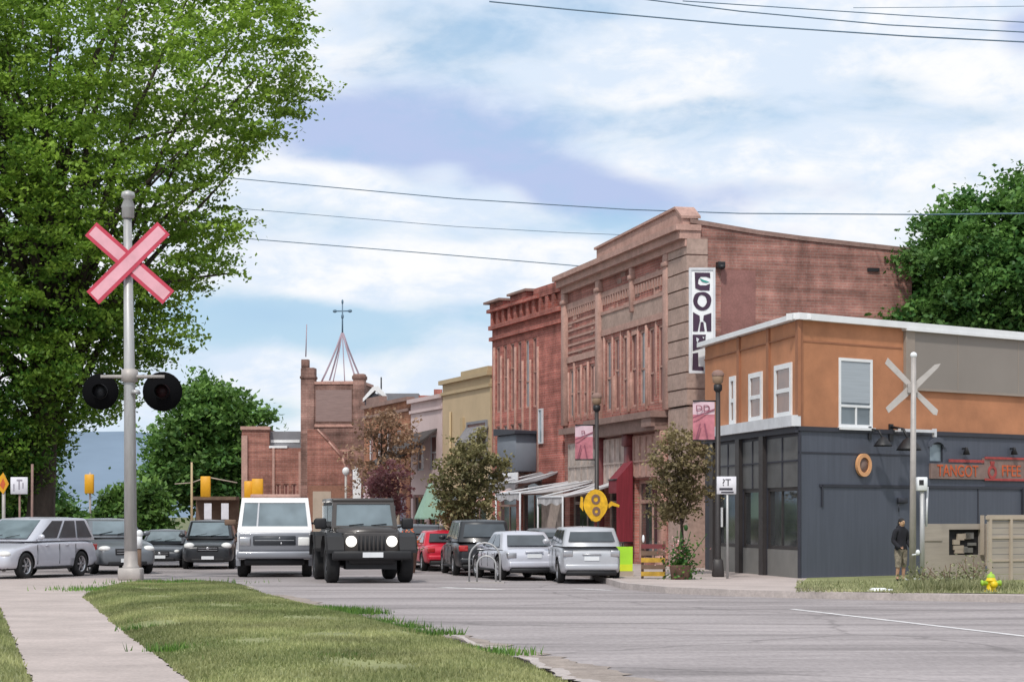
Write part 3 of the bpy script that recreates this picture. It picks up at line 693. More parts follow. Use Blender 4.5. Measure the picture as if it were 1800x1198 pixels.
# --- the mauve brick block with the vertical sign
A2, B2 = (1.757,68.0), (4.83,55.7)
rz2, L2 = facade_frame(A2, B2)
b2 = thing('brick_building', 'tall mauve brick commercial block with stone quoins at its near corner', 'building', (A2[0],A2[1],0), rz2)
D2, H2 = 6.55, 9.05
mb = MB(); ops = []
wins2 = []
for s in (.55,1.35,2.15,2.95): wins2.append((s, s+.5, 4.75, 6.35))
for i in range(7): wins2.append((4.75+i*.86, 4.75+i*.86+.52, 4.75, 6.95))
ops = list(wins2)
shop2 = [(.6,3.7,.2,2.5),(4.7,7.0,.2,2.45),(7.7,10.2,.2,2.6)]
wall_panel(mb, 0, 11.0, 0, H2, ops+shop2, rev=.2)
mb.build('front_wall', 'mauve_brick', b2)
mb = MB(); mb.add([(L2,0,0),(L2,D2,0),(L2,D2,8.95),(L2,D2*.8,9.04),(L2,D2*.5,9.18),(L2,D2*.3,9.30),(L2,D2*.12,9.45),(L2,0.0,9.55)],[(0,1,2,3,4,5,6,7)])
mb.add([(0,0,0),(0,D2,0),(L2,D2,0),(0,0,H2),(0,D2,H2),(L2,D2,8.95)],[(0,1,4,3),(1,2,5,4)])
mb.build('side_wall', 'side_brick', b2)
mb = MB()
ys = [0.0,D2*.12,D2*.3,D2*.5,D2*.8,D2]; zt = [9.55,9.45,9.30,9.18,9.04,8.95]
for i in range(5): mb.add([(L2-.25,ys[i],zt[i]+.06),(L2+.05,ys[i],zt[i]+.06),(L2+.05,ys[i+1],zt[i+1]+.06),(L2-.25,ys[i+1],zt[i+1]+.06),(L2+.05,ys[i],zt[i]-.06),(L2+.05,ys[i+1],zt[i+1]-.06)],[(0,1,2,3),(1,4,5,2)])
mb.build('wall_coping', 'stone_dark', b2)
roof_slab(b2, L2-.3, D2, H2-.25)
# quoin pier of stacked stones
mb = MB(); z = 4.55
while z < 8.9:
    mb.box(11.0, L2+.05, -.09-random.uniform(0,.02), .5, z, z+.415); mb.box(11.05, L2+.02, -.05, .5, z+.415, z+.455, 1); z += .455
mb.box(11.02, L2+.01, -.06, .5, 0, 4.5)
mb.build('quoin_pier', ['stone_quoin','stone_dark'], b2)
# cornice and parapet
mb = MB(); mb.box(-.1, L2+.1, -.42, .3, 9.28, 9.44); mb.box(-.05, L2+.05, -.30, .3, 9.06, 9.28); mb.box(0, L2+.03, -.14, .3, 8.86, 9.06)
mb.build('cornice', 'stone', b2)
mb = MB(); mb.prism([(4.4,9.44),(L2,9.44),(L2,9.62),(L2-.5,9.93),(4.4,9.80)], -.2, .25); mb.prism([(4.3,9.80),(4.3,9.87),(L2-.5,10.0),(L2+.06,9.68),(L2+.06,9.61),(L2-.5,9.93)], -.26, .3)
mb.build('parapet', 'stone', b2)
# pilasters, string courses, recessed panels
for s in (.0, 4.0, 7.55, 10.72):
    w = .38 if s != 7.55 else .2; mb = MB()
    z0 = 4.5 if s != 7.55 else 7.55
    mb.bbox(s, s+w, -.14, .1, z0, 8.86, .02, 1); mb.bbox(s-.04, s+w+.04, -.18, .1, 8.5, 8.64, .02, 1); mb.build('pilaster', 'stone', b2)
mb = MB(); mb.box(.38,4.0,-.05,.1,6.55,6.75); mb.box(4.38,10.72,-.06,.1,7.1,7.28); mb.box(4.38,10.72,-.04,.1,7.28,7.75,1); mb.box(4.38,10.72,-.07,.1,7.75,7.85); mb.box(.38,4,-.05,.1,8.3,8.5); mb.box(4.38,7.55,-.05,.1,8.3,8.45); mb.box(7.75,10.72,-.05,.1,8.35,8.5)
for i in range(14): mb.box(.5+i*.25,.5+i*.25+.12,-.045,.1,8.05,8.3)
for i in range(24): mb.box(4.5+i*.26,4.5+i*.26+.12,-.045,.1,8.05,8.3)
for i in range(5): mb.box(.45,3.95,-.03,.1,6.85+i*.24,6.92+i*.24)
mb.build('string_course', ['stone','stone_quoin'], b2)
mb = MB(); rr_ = random.Random(5)
for i in range(60):      # replaced and spalled bricks, pale patches of repointing
    x = rr_.uniform(.4,10.4); z = rr_.choice((rr_.uniform(6.8,8.2),rr_.uniform(7.3,8.8))); mb.box(x,x+rr_.uniform(.12,.5),-.012-.001*(i%5),.02,z,z+rr_.choice((.07,.07,.14,.22)),i%3)
st_ = mb.build('patched_bricks', ['stone_pale','stone_dark','red_brick'], b2); tag(st_, kind='stuff')
for i, (a,b,c,d) in enumerate(wins2):
    window(b2, a, b, c, d, 'stone_pale' if i%3 else 'stone', 'win_dark' if i%4 else 'win_glass', .07, .07, cross=(c+(d-c)*random.uniform(.4,.6),), mull=())
mb = MB()
for i in range(8):
    x = 4.58+i*.86; q_ = random.uniform(-.05,.05); mb.bbox(x-.04+q_*.4,x+.12-abs(q_),-.045+q_*.4,.08,4.62+random.choice((0,0,.35)),7.08+q_,.012,1)
    if i%2: mb.bbox(x+.16,x+.22,-.03,.08,4.7,random.choice((5.8,6.4,6.9)),.01,1)
for x in (.42,1.12,1.92,2.72,3.52): mb.bbox(x,x+.13,-.04,.08,4.62,random.uniform(6.2,6.55),.012,1)
mb.build('window_mullions', 'stone_pale', b2)
# shop level: signboard cornice, columns, shop fronts
mb = MB(); mb.box(4.1,10.9,-.55,.2,4.30,4.48); mb.box(4.2,10.8,-.38,.2,3.95,4.30); mb.box(.1,4,-.25,.2,4.2,4.4)
mb.box(9.9,10.8,-.5,.2,4.05,4.3); mb.build('shop_cornice', 'stone_dark', b2)
for s in (4.15,7.12,10.32):
    mb = MB(); mb.bbox(s,s+.42,-.16,.1,0,3.95,.02,1); mb.bbox(s-.05,s+.47,-.22,.1,3.6,3.95,.02,1); mb.bbox(s-.05,s+.47,-.22,.1,0,.4,.02,1); mb.build('shop_column', 'maroon' if s<8 else 'stone_pale', b2)
for (a,b,c,d), fm in zip(shop2, ('fascia','fascia2','stone')):
    window(b2, a, b, c, d, fm, 'store_glass', .18, .12, cross=(1.95,), mull=((a+(b-a)*.5,c,1.9),), name='shop_front')
    mb = MB(); mb.box(a-.05,b+.05,-.05,.1,d+.06,3.88)
    for k in range(4): mb.box(a+.1+k*(b-a-.2)/4,a+.1+k*(b-a-.2)/4+.05,-.08,-.05,d+.1,3.84)
    mb.box(a+.05,b-.05,-.085,-.05,3.1,3.16)
    mb.build('transom_panel', fm, b2)
# pair of small vents high on the side wall
mb = MB(); mb.box(L2,L2+.06,5.2,5.55,8.33,8.42); mb.build('vent', 'black', b2)
mb = MB(); mb.box(L2+.01,L2+.22,.75,.95,8.28,8.44); mb.ball((L2+.2,.85,8.3),(.12,.1,.08)); mb.build('wall_lamp', 'black', b2)
mb = MB(); mb.box(L2,L2+.012,.9,1.9,4.6,8.25); mb.build('patched_panel', mat('repointed_brick', (.27,.13,.115), .9, .2, 2, fine=20), b2)

# vertical hanging sign at its corner
Ys = 54.6
def sx(px): return (px-1234)/FPX*Ys
def sz(py): return (HOR-py)/FPX*Ys
sg = thing('projecting_sign', 'tall white vertical shop sign with dark plum letters on the brick corner', 'sign', P(1234,HOR,Ys), 0)
mb = MB(); mb.bbox(sx(1211),sx(1256.5),-.06,.08,sz(656),sz(471),.02,2); mb.build('sign_board', 'white', sg)
mb = MB()
for (x0,x1,y0,y1) in ((1211,1215,471,656),(1253,1257,471,656),(1215,1253,471,475),(1215,1253,652,656)): mb.box(sx(x0),sx(x1),-.09,-.06,sz(y1),sz(y0))
mb.build('sign_frame', 'trim_white', sg)
def glyph(polys, m='plum', y0=-.075, y1=-.058, name='letter'):
    mb = MB()
    for pl in polys: mb.prism([(sx(1190+a/5.21), sz(450+b/5.21)) for a,b in pl], y0, y1)
    return mb.build(name, m, sg)
# letters drawn as they read: C with a leaf, O, M, a worn panel and a T
glyph([[(160,152),(300,155),(303,205),(262,190),(215,190),(195,215),(190,255),(210,270),(262,270),(300,255),(296,316),(210,316),(165,295)]])
glyph([[(205,205),(245,222),(300,240),(260,245),(225,235)]], 'teal2', -.080, -.076, 'leaf_mark')
oo = [(150,385),(170,345),(215,333),(265,336),(305,370),(308,430),(285,478),(240,500),(190,490),(158,455)]; oi = [(190,395),(215,358),(245,365),(268,405),(262,445),(235,470),(205,455)]
mb = MB(); n = 40
def ring_pts(pl, n):
    c = (sum(p[0] for p in pl)/len(pl), sum(p[1] for p in pl)/len(pl)); out = []
    ang = [math.atan2(p[1]-c[1], p[0]-c[0]) for p in pl]; rad = [math.hypot(p[0]-c[0], p[1]-c[1]) for p in pl]
    o = sorted(zip(ang, rad)); a = np.array([q[0] for q in o]); r = np.array([q[1] for q in o])
    for k in range(n):
        t = -PI+2*PI*k/n; rr = np.interp(t, np.concatenate([a-2*PI,a,a+2*PI]), np.tile(r,3)); out.append((c[0]+rr*math.cos(t), c[1]+rr*math.sin(t)))
    return out
ro, ri = ring_pts(oo,n), ring_pts(oi,n)
for k in range(n):
    q = [ro[k], ro[(k+1)%n], ri[(k+1)%n], ri[k]]; mb.add([(sx(1190+a/5.21),-.075,sz(450+b/5.21)) for a,b in q], [(0,1,2,3)])
mb.build('letter', 'plum', sg)
glyph([[(145,515),(205,548),(208,590),(188,690),(145,690)],[(243,545),(312,522),(312,690),(272,690),(262,610),(238,590)],[(215,605),(240,605),(252,690),(205,690)]])
glyph([[(142,720),(262,720),(255,800),(262,832),(142,868)],[(142,892),(190,885),(195,1010),(240,1015),(243,1052),(138,1045)]])
glyph([[(175,745),(200,760),(185,795),(176,775)],[(230,738),(248,745),(240,760)]], 'trim_white', -.080, -.076, 'scratch_mark')
mb = MB(); mb.tube([(sx(1234),0.02,sz(500)),(sx(1225),.9,sz(500))],.03,6); mb.tube([(sx(1234),0.02,sz(630)),(sx(1225),.9,sz(630))],.03,6); mb.build('bracket', 'black', sg)

# --- the deep red brick block
A3, B3 = (-.73,75.5), (1.70,68.15)
rz3, L3 = facade_frame(A3, B3)
b3 = thing('brick_building', 'deep red brick block with narrow pale window strips', 'building', (A3[0],A3[1],0), rz3)
H3 = 9.0
wins3 = [(.5+i*.82,.5+i*.82+.42,5.3,7.7) for i in range(6)]+[(.5+i*.82,.5+i*.82+.42,3.0,4.8) for i in range(4)]
shop3 = [(.5,2.8,.2,2.5),(3.2,5.6,.2,2.9)]
mb = MB(); wall_panel(mb, 0, L3, 0, H3, wins3+shop3, rev=.22); shell(mb, L3, 9, H3); mb.build('front_wall', 'red_brick', b3)
roof_slab(b3, L3, 9, H3-.1)
mb = MB()
for i in range(7): mb.bbox(.24+i*.82,.24+i*.82+.13,-.05,.05,random.choice((3.0,3.0,4.9)),random.uniform(6.9,7.9),.012,1)
mb.build('window_mullions', 'stone_pale', b3)
mb = MB(); mb.box(-.06,L3,-.14,.2,8.35,8.5); mb.box(-.05,L3-.0,-.12,.2,7.95,8.08); mb.box(-.10,5.6,-.2,.2,8.98,9.10); mb.box(0,1.6,-.1,.3,9.14,9.3); mb.box(2.4,4.2,-.1,.3,9.14,9.36); mb.box(5.0,L3,-.1,.3,9.0,9.35)
for i in range(11): mb.box(.1+i*.68,.1+i*.68+.24,-.10,.1,8.5,8.98)
mb.build('cornice', 'red_brick', b3)
mb = MB(); mb.box(2.3,4.4,-.2,.34,9.36,9.44); mb.box(-.16,1.7,-.3,.34,9.3,9.38); mb.build('parapet_capping', 'stone_dark', b3)
for i,(a,b,c,d) in enumerate(wins3):
    window(b3, a, b, c, d, 'stone_pale' if i%3 else 'stone', 'win_dark' if i not in (4,7) else 'win_blue', .07, .05, cross=(c+(d-c)*random.uniform(.35,.65),))
window(b3, 5.35,5.75,4.0,5.2,'trim_white','win_blue',-.02,.05)
for a,b,c,d in shop3: window(b3,a,b,c,d,'stone_dark','store_glass',.16,.1,cross=(d-.6,),mull=((a+(b-a)/2,c,d-.65),),name='shop_front')
mb = MB(); mb.box(.1,2.7,-.06,.05,2.55,2.95); mb.box(5.7,L3,-.05,.05,.0,2.6); mb.box(3.1,5.6,-.04,.05,2.95,3.0); mb.build('fascia_panel','fascia',b3)
mb = MB(); mb.bbox(2.9,5.0,-.75,.1,3.05,4.35,.03,1); mb.build('oriel_box', mat('grey_oriel', (.17,.19,.225),.7,.1,1.5), b3)
mb = MB(); mb.prism([(2.8,4.35),(5.2,4.35),(5.2,4.45),(2.8,4.6)],-.85,.1); mb.build('oriel_roof','slate_dark',b3)
s3 = thing('shop_sign', 'grey white lettered board under the grey oriel box', 'sign', (A3[0],A3[1],0), rz3)
mb = MB(); mb.bbox(2.2,5.4,-.86,-.78,2.35,3.02,.015,1); mb.build('sign_board','trim_white',s3)
text_mesh('VVTE', .55, .006, 'lettering', 'roofgrey', s3, (3.8,-.868,2.68), sx=1.7)

# --- ochre house, pale house, orange-brown house, further up
def simple_block(label, A, B, H, wallm, depth, wins=(), trim=None, fm='trim_white', gm='win_dark', name='town_house', step=None, shop=True):
    rz, L = facade_frame(A, B); r = thing(name, label, 'building', (A[0],A[1],0), rz)
    w = [(a*L,b*L,c,d) for a,b,c,d in wins]; sh = [(L*.08,L*.45,.2,2.4),(L*.55,L*.92,.2,2.4)] if shop else []
    mb = MB(); wall_panel(mb,0,L,0,H,w+sh,rev=.15); shell(mb,L,depth,H); mb.build('wall',wallm,r)
    roof_slab(r,L,depth,H-.06)
    mb = MB(); mb.box(-.08,L+.08,-.16,.2,H-.02,H+.14); mb.box(-.02,L+.02,-.08,.1,H-.45,H-.33)
    if step: mb.box(step[0]*L,step[1]*L,-.1,.25,H+.14,H+.14+step[2])
    mb.build('cornice',trim or wallm,r)
    for a,b,c,d in w: window(r,a,b,c,d,fm,gm,.1,.07,cross=((c+d)/2,))
    for a,b,c,d in sh: window(r,a,b,c,d,'stone_dark','store_glass',.12,.1,mull=((a+(b-a)/2,c,d-.1),),name='shop_front')
    return r, L
r4, L4 = simple_block('ochre yellow stuccoed building left of the deep red block', (-2.77,81.7), (-.80,75.75), 6.75, 'ochre', 8, (), 'ochre2', step=(.45,1.0,.18))
window(r4, L4*.55, L4*.95, 3.6, 5.1, 'roofgrey', 'win_dark', -.03, .1, cross=(4.3,))
mb = MB(); mb.prism([(-.05,4.9),(-.5,4.25),(-.47,4.2),(-.02,4.83)], L4*.53, L4*.97, 'yz'); mb.build('window_awning', 'awngrey', r4)
mb = MB(); mb.box(L4*.42,L4*.48,-.08,.05,0,5.3); mb.tube([(L4*.2,-.05,0),(L4*.2,-.05,5.6)],.05,6); mb.build('downpipe','ochre2',r4)
r5, L5 = simple_block('pinkish white rendered house right of the dark porch roof', (-4.26,86.2), (-2.80,81.85), 6.25, 'pinkwhite', 8, ((.2,.42,3.4,4.8),(.6,.82,3.4,4.8)), 'pinkwhite')
r6, L6 = simple_block('orange brown brick house behind the russet tree', (-6.77,93.8), (-4.32,86.4), 6.4, 'orange_brick', 9, ((.1,.2,3.6,5.2),(.3,.4,3.6,5.2),(.5,.6,3.6,5.2),(.72,.82,3.6,5.2)), 'stone_dark', step=(.1,.4,.3))
# grey flat block behind
r7 = thing('town_house', 'grey topped brick block rising behind the pinkish white house', 'building', (-6.6,101,0), 0)
mb = MB(); mb.box(0,3.1,0,6,0,6.95); mb.build('wall','red_brick',r7)
mb = MB(); mb.box(-.05,2.0,-.06,6,6.95,7.55); mb.box(2.0,3.15,-.05,6,6.95,7.45,1); mb.box(2.75,3.15,-.07,.3,7.45,7.75,1); mb.build('roof',['roofgrey','red_brick'],r7)
mb = MB(); mb.tube([(.15,0,7.55),(.15,0,8.35)],.04,6); mb.build('vent_pipe','black',r7)
# dark shingled porch roof sloping to the street
pr = thing('porch_roof', 'dark shingled porch roof sloping over the far shop front', 'canopy', (-4.26,86.2,0), facade_frame((-4.26,86.2),(-2.8,81.85))[0])
mb = MB(); mb.add([(-.4,0,4.95),(3.9,0,5.05),(3.9,-1.7,3.75),(-.4,-1.7,3.7),(-.4,0,4.85),(3.9,0,4.95),(3.9,-1.7,3.65),(-.4,-1.7,3.6)],[(0,1,2,3),(4,5,6,7),(3,2,6,7),(1,2,6,5),(0,3,7,4)]); mb.build('shingles','shingle',pr)
mb = MB(); mb.tube([(3.8,-1.6,0),(3.8,-1.6,3.7)],.07,8); mb.build('post','beige2',pr); mb = MB(); mb.tube([(-.3,-1.6,0),(-.3,-1.6,3.62)],.07,8); mb.build('post','beige2',pr)

# --- church tower with an open-looking pale spire
tw = thing('church_tower', 'square brick tower with pale pointed spire and cross', 'tower', ((595-CX)/FPX*112, 112, 0), math.radians(-6))
w = 1.62
mb = MB(); mb.box(-w,w,-w,w,0,8.6); mb.build('tower_wall','tan_brick',tw)
mb = MB(); mb.bbox(-w-.12,-w+.62,-w-.12,-w+.6,0,9.5,.03,1); mb.bbox(-w-.16,-w+.66,-w-.16,-w+.64,8.9,9.05,.02,1); mb.bbox(-w-.10,-w+.3,-w-.10,-w+.3,9.5,9.95,.02,1); mb.build('turret','tan_brick',tw)
mb = MB(); mb.bbox(w-.5,w+.12,-w-.12,-w+.5,0,9.15,.03,1); mb.bbox(w-.55,w+.17,-w-.16,-w+.55,8.85,9.05,.02,1); mb.build('turret','tan_brick',tw)
mb = MB(); mb.box(-w-.05,w+.05,-w-.06,w,8.6,8.75); mb.box(-w-.04,w+.04,-w-.05,w,6.3,6.45); mb.box(-w,w,-w-.03,w,5.0,5.1); mb.build('string_course','stone_pale',tw)
for i in range(3):
    a = -.75+i*.62; window(tw,a,a+.34,3.6,5.0,'stone_pale','win_dark',-w-.02,.05)
mb = MB(); mb.box(-w+.68,w-.58,-w-.02,-w,6.6,8.3); mb.build('louvre_panel', mat('grey_brown_louvre',(.27,.19,.175),.9,.15,2,streak=(1,1,8)), tw)
mb = MB(); h0, h1 = 8.75, 11.5; ww = .98; pts = [(-ww+.22,-ww),(ww+.22,-ww),(ww+.22,ww),(-ww+.22,ww)]
rings = []
for t, k in ((0,1),(.18,.80),(.4,.57),(.7,.28),(1,.03)): rings += [(p[0]*k if 0 else .22+(p[0]-.22)*k, p[1]*k, h0+(h1-h0)*t) for p in pts]
mb = MB(); mb.box(-.72,1.16,-.94,.94,8.75,8.85); mb.build('spire_base','spire',tw)
mb = MB()
for k in range(4): mb.tube([rings[i*4+k] for i in range(5)],[.05]*5,6)
for q in (.33,.66):
    f = [Vector(rings[i*4]).lerp(Vector(rings[i*4+1]),q)+Vector((0,-.01,0)) for i in range(5)]; mb.tube(f,[.03]*5,6)
mb.build('spire_rib','rib',tw)
mb = MB(); mb.tube([(.22,0,h1-.15),(.22,0,h1+1.75)],[.05,.03],6); mb.tube([(-.22,0,h1+1.2),(.66,0,h1+1.2)],.035,6); mb.ball((-.2,0,h1+1.2),(.12,.06,.09),8); mb.ball((.64,0,h1+1.2),(.12,.06,.09),8); mb.ball((.22,0,h1+1.7),(.06,.06,.14),8); mb.ball((.22,0,h1+.9),(.08,.08,.14),8); mb.build('cross','cable',tw)
mb = MB(); mb.tube([(-w+.12,-w+.1,10.1),(-w+.17,-w+.1,11.85)],[.035,.025],6); mb.build('lightning_rod','rib',tw)
dm = thing('rooftop_cupola','small white roofed cupola between the brick tower and the grey topped block','cupola',((659-CX)/FPX*99,99,0),0); k = 99/FPX; zz = lambda py: CAMH+(HOR-py)*k
mb = MB(); mb.prism([(-17*k,zz(725)),(17*k,zz(725)),(17*k,zz(700)),(0,zz(690)),(-17*k,zz(703))],0,.8); mb.box(-14*k,14*k,.05,.75,0,zz(725)); mb.build('housing','slate_dark',dm)
mb = MB(); mb.prism([(-21*k,zz(706)),(0,zz(686)),(20*k,zz(700)),(20*k,zz(694)),(6*k,zz(678)),(-4*k,zz(680)),(-21*k,zz(700))],-.1,.9); mb.build('roof','white',dm)
# gabled hall in front of the tower and low block at the street end
gh = thing('brick_hall', 'brown brick hall with a stepped gable below the tower', 'building', ((540-CX)/FPX*106,106,0), 0)
mb = MB(); k = 106/FPX
outl = [(0,0),(90*k,0),(90*k,1.55+45*k),(70*k,1.55+75*k),(62*k,1.55+100*k),(38*k,1.55+128*k),(18*k,1.55+150*k),(0,1.55+152*k)]
mb.prism(outl,0,4); mb.build('gable_wall','far_brick',gh)
mb = MB(); mb.box(2*k,66*k,-.03,0,1.2,1.55+52*k); mb.build('painted_panel',mat('brown_painted_brick',(.25,.125,.085),.9,.15,1,fine=10),gh)
mb = MB(); mb.box(10*k,42*k,-.06,-.03,.0,1.55+42*k); mb.build('shop_panel','beige2',gh)
for (a,b),(c,d) in zip(outl[3:6],outl[4:7]):
    mb = MB(); mb.tube([(a,-.02,b+.03),(c,-.02,d+.03)],.05,6); mb.build('coping','stone_pale',gh)
lb = thing('brick_building', 'low red brick block closing the far end of the street', 'building', ((425-CX)/FPX*111,111,0), 0)
k = 111/FPX
mb = MB(); wl = [(60*k,68*k,.6,1.55+55*k),(74*k,82*k,.6,1.55+55*k),(88*k,96*k,.6,1.55+55*k),(14*k,30*k,.5,2.4)]
wall_panel(mb,0,48*k,0,1.55+152*k,[wl[3]],rev=.2); wall_panel(mb,48*k,115*k,0,1.55+118*k,wl[:3],rev=.2)
mb.add([(0,0,0),(0,6,0),(0,6,6.2),(0,0,6.23)],[(0,1,2,3)]); mb.add([(48*k,0,5.1),(48*k,6,5.1),(48*k,6,6.2),(48*k,0,6.23)],[(0,1,2,3)])
mb.add([(0,0,6.2),(48*k,0,6.2),(48*k,6,6.2),(0,6,6.2)],[(0,1,2,3)]); mb.build('wall','far_brick',lb)
mb = MB(); mb.box(-.06,48*k+.05,-.12,.3,1.55+150*k,1.55+156*k); mb.build('coping','stone',lb)
mb = MB(); mb.box(48*k,118*k,.5,5,1.55+118*k,1.55+148*k); mb.box(48*k,80*k,-.06,.5,1.55+118*k,1.55+122*k,1); mb.box(49*k,100*k,.46,.5,1.55+128*k,1.55+133*k,1); mb.build('roof',['roofgrey','white'],lb)
for a,b,c,d in wl: window(lb,a,b,c,d,'stone_pale','win_dark',.1,.06,cross=((c+d)/2,))
mb = MB(); mb.box(0,.32,-.14,0,0,1.55+140*k); mb.box(54*k,58*k,-.1,0,0,1.55+118*k); mb.box(100*k,112*k,-.08,0,0,1.55+112*k); mb.build('pilaster','stone',lb)

# ---------------------------------------------------------------- the orange and slate corner building
A1, B1, D1 = Vector((5.10,54.1)), Vector((6.52,46.5)), Vector((17.7,55.4))
ob = thing('corner_building', 'two storey corner building with orange upper floor and slate blue ground floor', 'building', (B1.x,B1.y,0), 0)
def onface(p0, p1):
    d = (p1-p0); L = d.length; ang = math.atan2(d.y,d.x); return ang, L
angR, LR = onface(B1, D1); angL, LL = onface(A1, B1)
MR = Matrix.Rotation(angR,4,'Z'); ML = Matrix.Translation((A1.x-B1.x,A1.y-B1.y,0)) @ Matrix.Rotation(angL,4,'Z')
ZT, ZM = 5.98, 3.55
def part(mb, name, m, mtx, parent=ob):
    mb.v = [tuple(mtx @ Vector(v)) for v in mb.v]; return mb.build(name, m, parent)
def wpart(mtx, parent, a,b,c,d,fm,gm,y=.1,fw=.06,cross=(),mull=(),name='window',bl=None):
    o = window(parent,a,b,c,d,fm,gm,y,fw,cross,mull,name,bl)
    for q in [o]+list(o.children): q.data.transform(mtx)
    return o
# right face positions from the photo
def sR(px):
    k = (px-CX)/FPX; d = (D1-B1)/LR; return (k*B1.y-B1.x)/(d.x-k*d.y)
def zR(px, py): 
    d = (D1-B1)/LR; Y = B1.y+d.y*sR(px); return CAMH+(HOR-py)/FPX*Y
def sL(px):
    k = (px-CX)/FPX; d = (B1-A1)/LL; return (k*A1.y-A1.x)/(d.x-k*d.y)
def zL(px, py):
    d = (B1-A1)/LL; Y = A1.y+d.y*sL(px); return CAMH+(HOR-py)/FPX*Y
wx = (sR(1474), sR(1533), zR(1474,750), zR(1474,628))
mb = MB(); wall_panel(mb,0,LR,ZM,ZT,[wx],rev=.15); part(mb,'upper_wall','orange',MR)
lwin = [(sL(a),sL(b),3.82,zL(b,c)) for a,b,c in ((1284,1294,660),(1318,1341,652),(1363,1393,636))]
mb = MB(); wall_panel(mb,0,LL,ZM,ZT,lwin,rev=.12); part(mb,'upper_wall','orange',ML)
wpart(MR,ob,*wx,'white','win_glass',.02,.07,cross=(wx[2]+(wx[3]-wx[2])*.31,),mull=((wx[0]+(wx[1]-wx[0])*.52,wx[2],wx[2]+(wx[3]-wx[2])*.31),),bl=(wx[2]+(wx[3]-wx[2])*.36,wx[3]-.08))
mb = MB(); mb.box(wx[0]-.03,wx[1]+.03,-.09,.0,wx[2]-.06,wx[2]); part(mb,'sill','white',MR)
for q in lwin: wpart(ML,ob,*q,'white','win_brown',.0,.12,cross=(q[2]+(q[3]-q[2])*.5,))
mb = MB()
for px in (1300,1352,1404): s = sL(px); mb.box(s-.10,s+.10,-.05,.02,ZM+.25,ZT)
mb.box(0,LL,-.03,.02,ZT-.35,ZT-.32); part(mb,'pilaster_strip','orange_dark',ML)
mb = MB(); mb.box(-.02,.10,-.03,.02,ZM,ZT); mb.box(.1,sR(1585),-.012,.02,zR(1500,607),zR(1500,604)); part(mb,'corner_board','orange_dark',MR)
# taupe cladding
mb = MB(); mb.box(sR(1604),LR,-.06,.02,zR(1640,684),ZT); part(mb,'cladding','taupe',MR)
mb = MB(); mb.box(sR(1588),sR(1604),-.08,.02,zR(1600,690),ZT); mb.box(sR(1604),LR,-.075,.0,zR(1640,688),zR(1640,684)); part(mb,'cladding_strip','taupe_post',MR)
mb = MB()
for px in (1680,1786): mb.box(sR(px),sR(px)+.02,-.066,0,zR(1640,683),ZT)
part(mb,'cladding_joint','taupe_post',MR)
# roof edge
mb = MB(); mb.box(-.16,LR,-.16,.25,ZT,ZT+.15); mb.box(sR(1585),LR,-.17,.25,ZT-.05,ZT+.02); part(mb,'roof_fascia','white',MR)
mb = MB(); mb.box(-.2,LL+.10,-.17,.25,ZT+.01,ZT+.13); part(mb,'roof_fascia','white',ML)
mb = MB(); pA,pB,pD = A1-B1, Vector((0,0)), D1-B1; mb.add([(pA.x,pA.y,ZT+.09),(pB.x,pB.y,ZT+.09),(pD.x,pD.y,ZT+.09)],[(0,1,2)]); mb.build('roof','roofgrey',ob)
mb = MB(); mb.add([(pA.x,pA.y,0),(pD.x,pD.y,0),(pD.x,pD.y,ZT),(pA.x,pA.y,ZT)],[(0,1,2,3)]); mb.build('rear_wall','orange',ob)
# slate ground floor, right face
arch = (sR(1634),sR(1658),zR(1645,812),zR(1645,778))
mb = MB(); wall_panel(mb,0,LR,0,ZM-.08,[arch],rev=.12); part(mb,'ground_floor_wall','slate',MR)
mb = MB(); mb.box(-.03,LR,-.05,.02,ZM-.08,ZM+.02); mb.box(.0,sR(1600),-.012,.02,zR(1440,797),zR(1440,794)); mb.box(sR(1440),sR(1800),-.03,.02,zR(1500,856),zR(1500,851)); mb.box(sR(1443),sR(1446),-.03,.02,zR(1444,890),zR(1444,851)); mb.box(sR(1718),sR(1720),-.015,.02,0,zR(1720,858)); mb.box(0,.04,-.03,.02,0,ZM-.08); part(mb,'batten','slate_dark',MR)
wpart(MR,ob,*arch,'slate_dark','win_blue',.06,.03)
mb = MB(); cx_, r_ = (arch[0]+arch[1])/2, (arch[1]-arch[0])/2+.06
ar = [(cx_+r_*math.cos(t)*1.05, arch[3]-.10+.24*math.sin(t)) for t in np.linspace(0,PI,13)]; ar2 = [(cx_+r_*.72*math.cos(t), arch[3]-.10+.12*math.sin(t)) for t in np.linspace(PI,0,13)]
for k in range(12): mb.prism([ar[k],ar[k+1],ar2[11-k],ar2[12-k]],-.05,.01)
part(mb,'window_arch','slate',MR)
for (a,b,cc,d) in ((1795,1812,905,860),): wpart(MR,ob,sR(a),sR(b),zR(1800,925),zR(1800,858),'slate_dark','store_glass',-.03,.05)
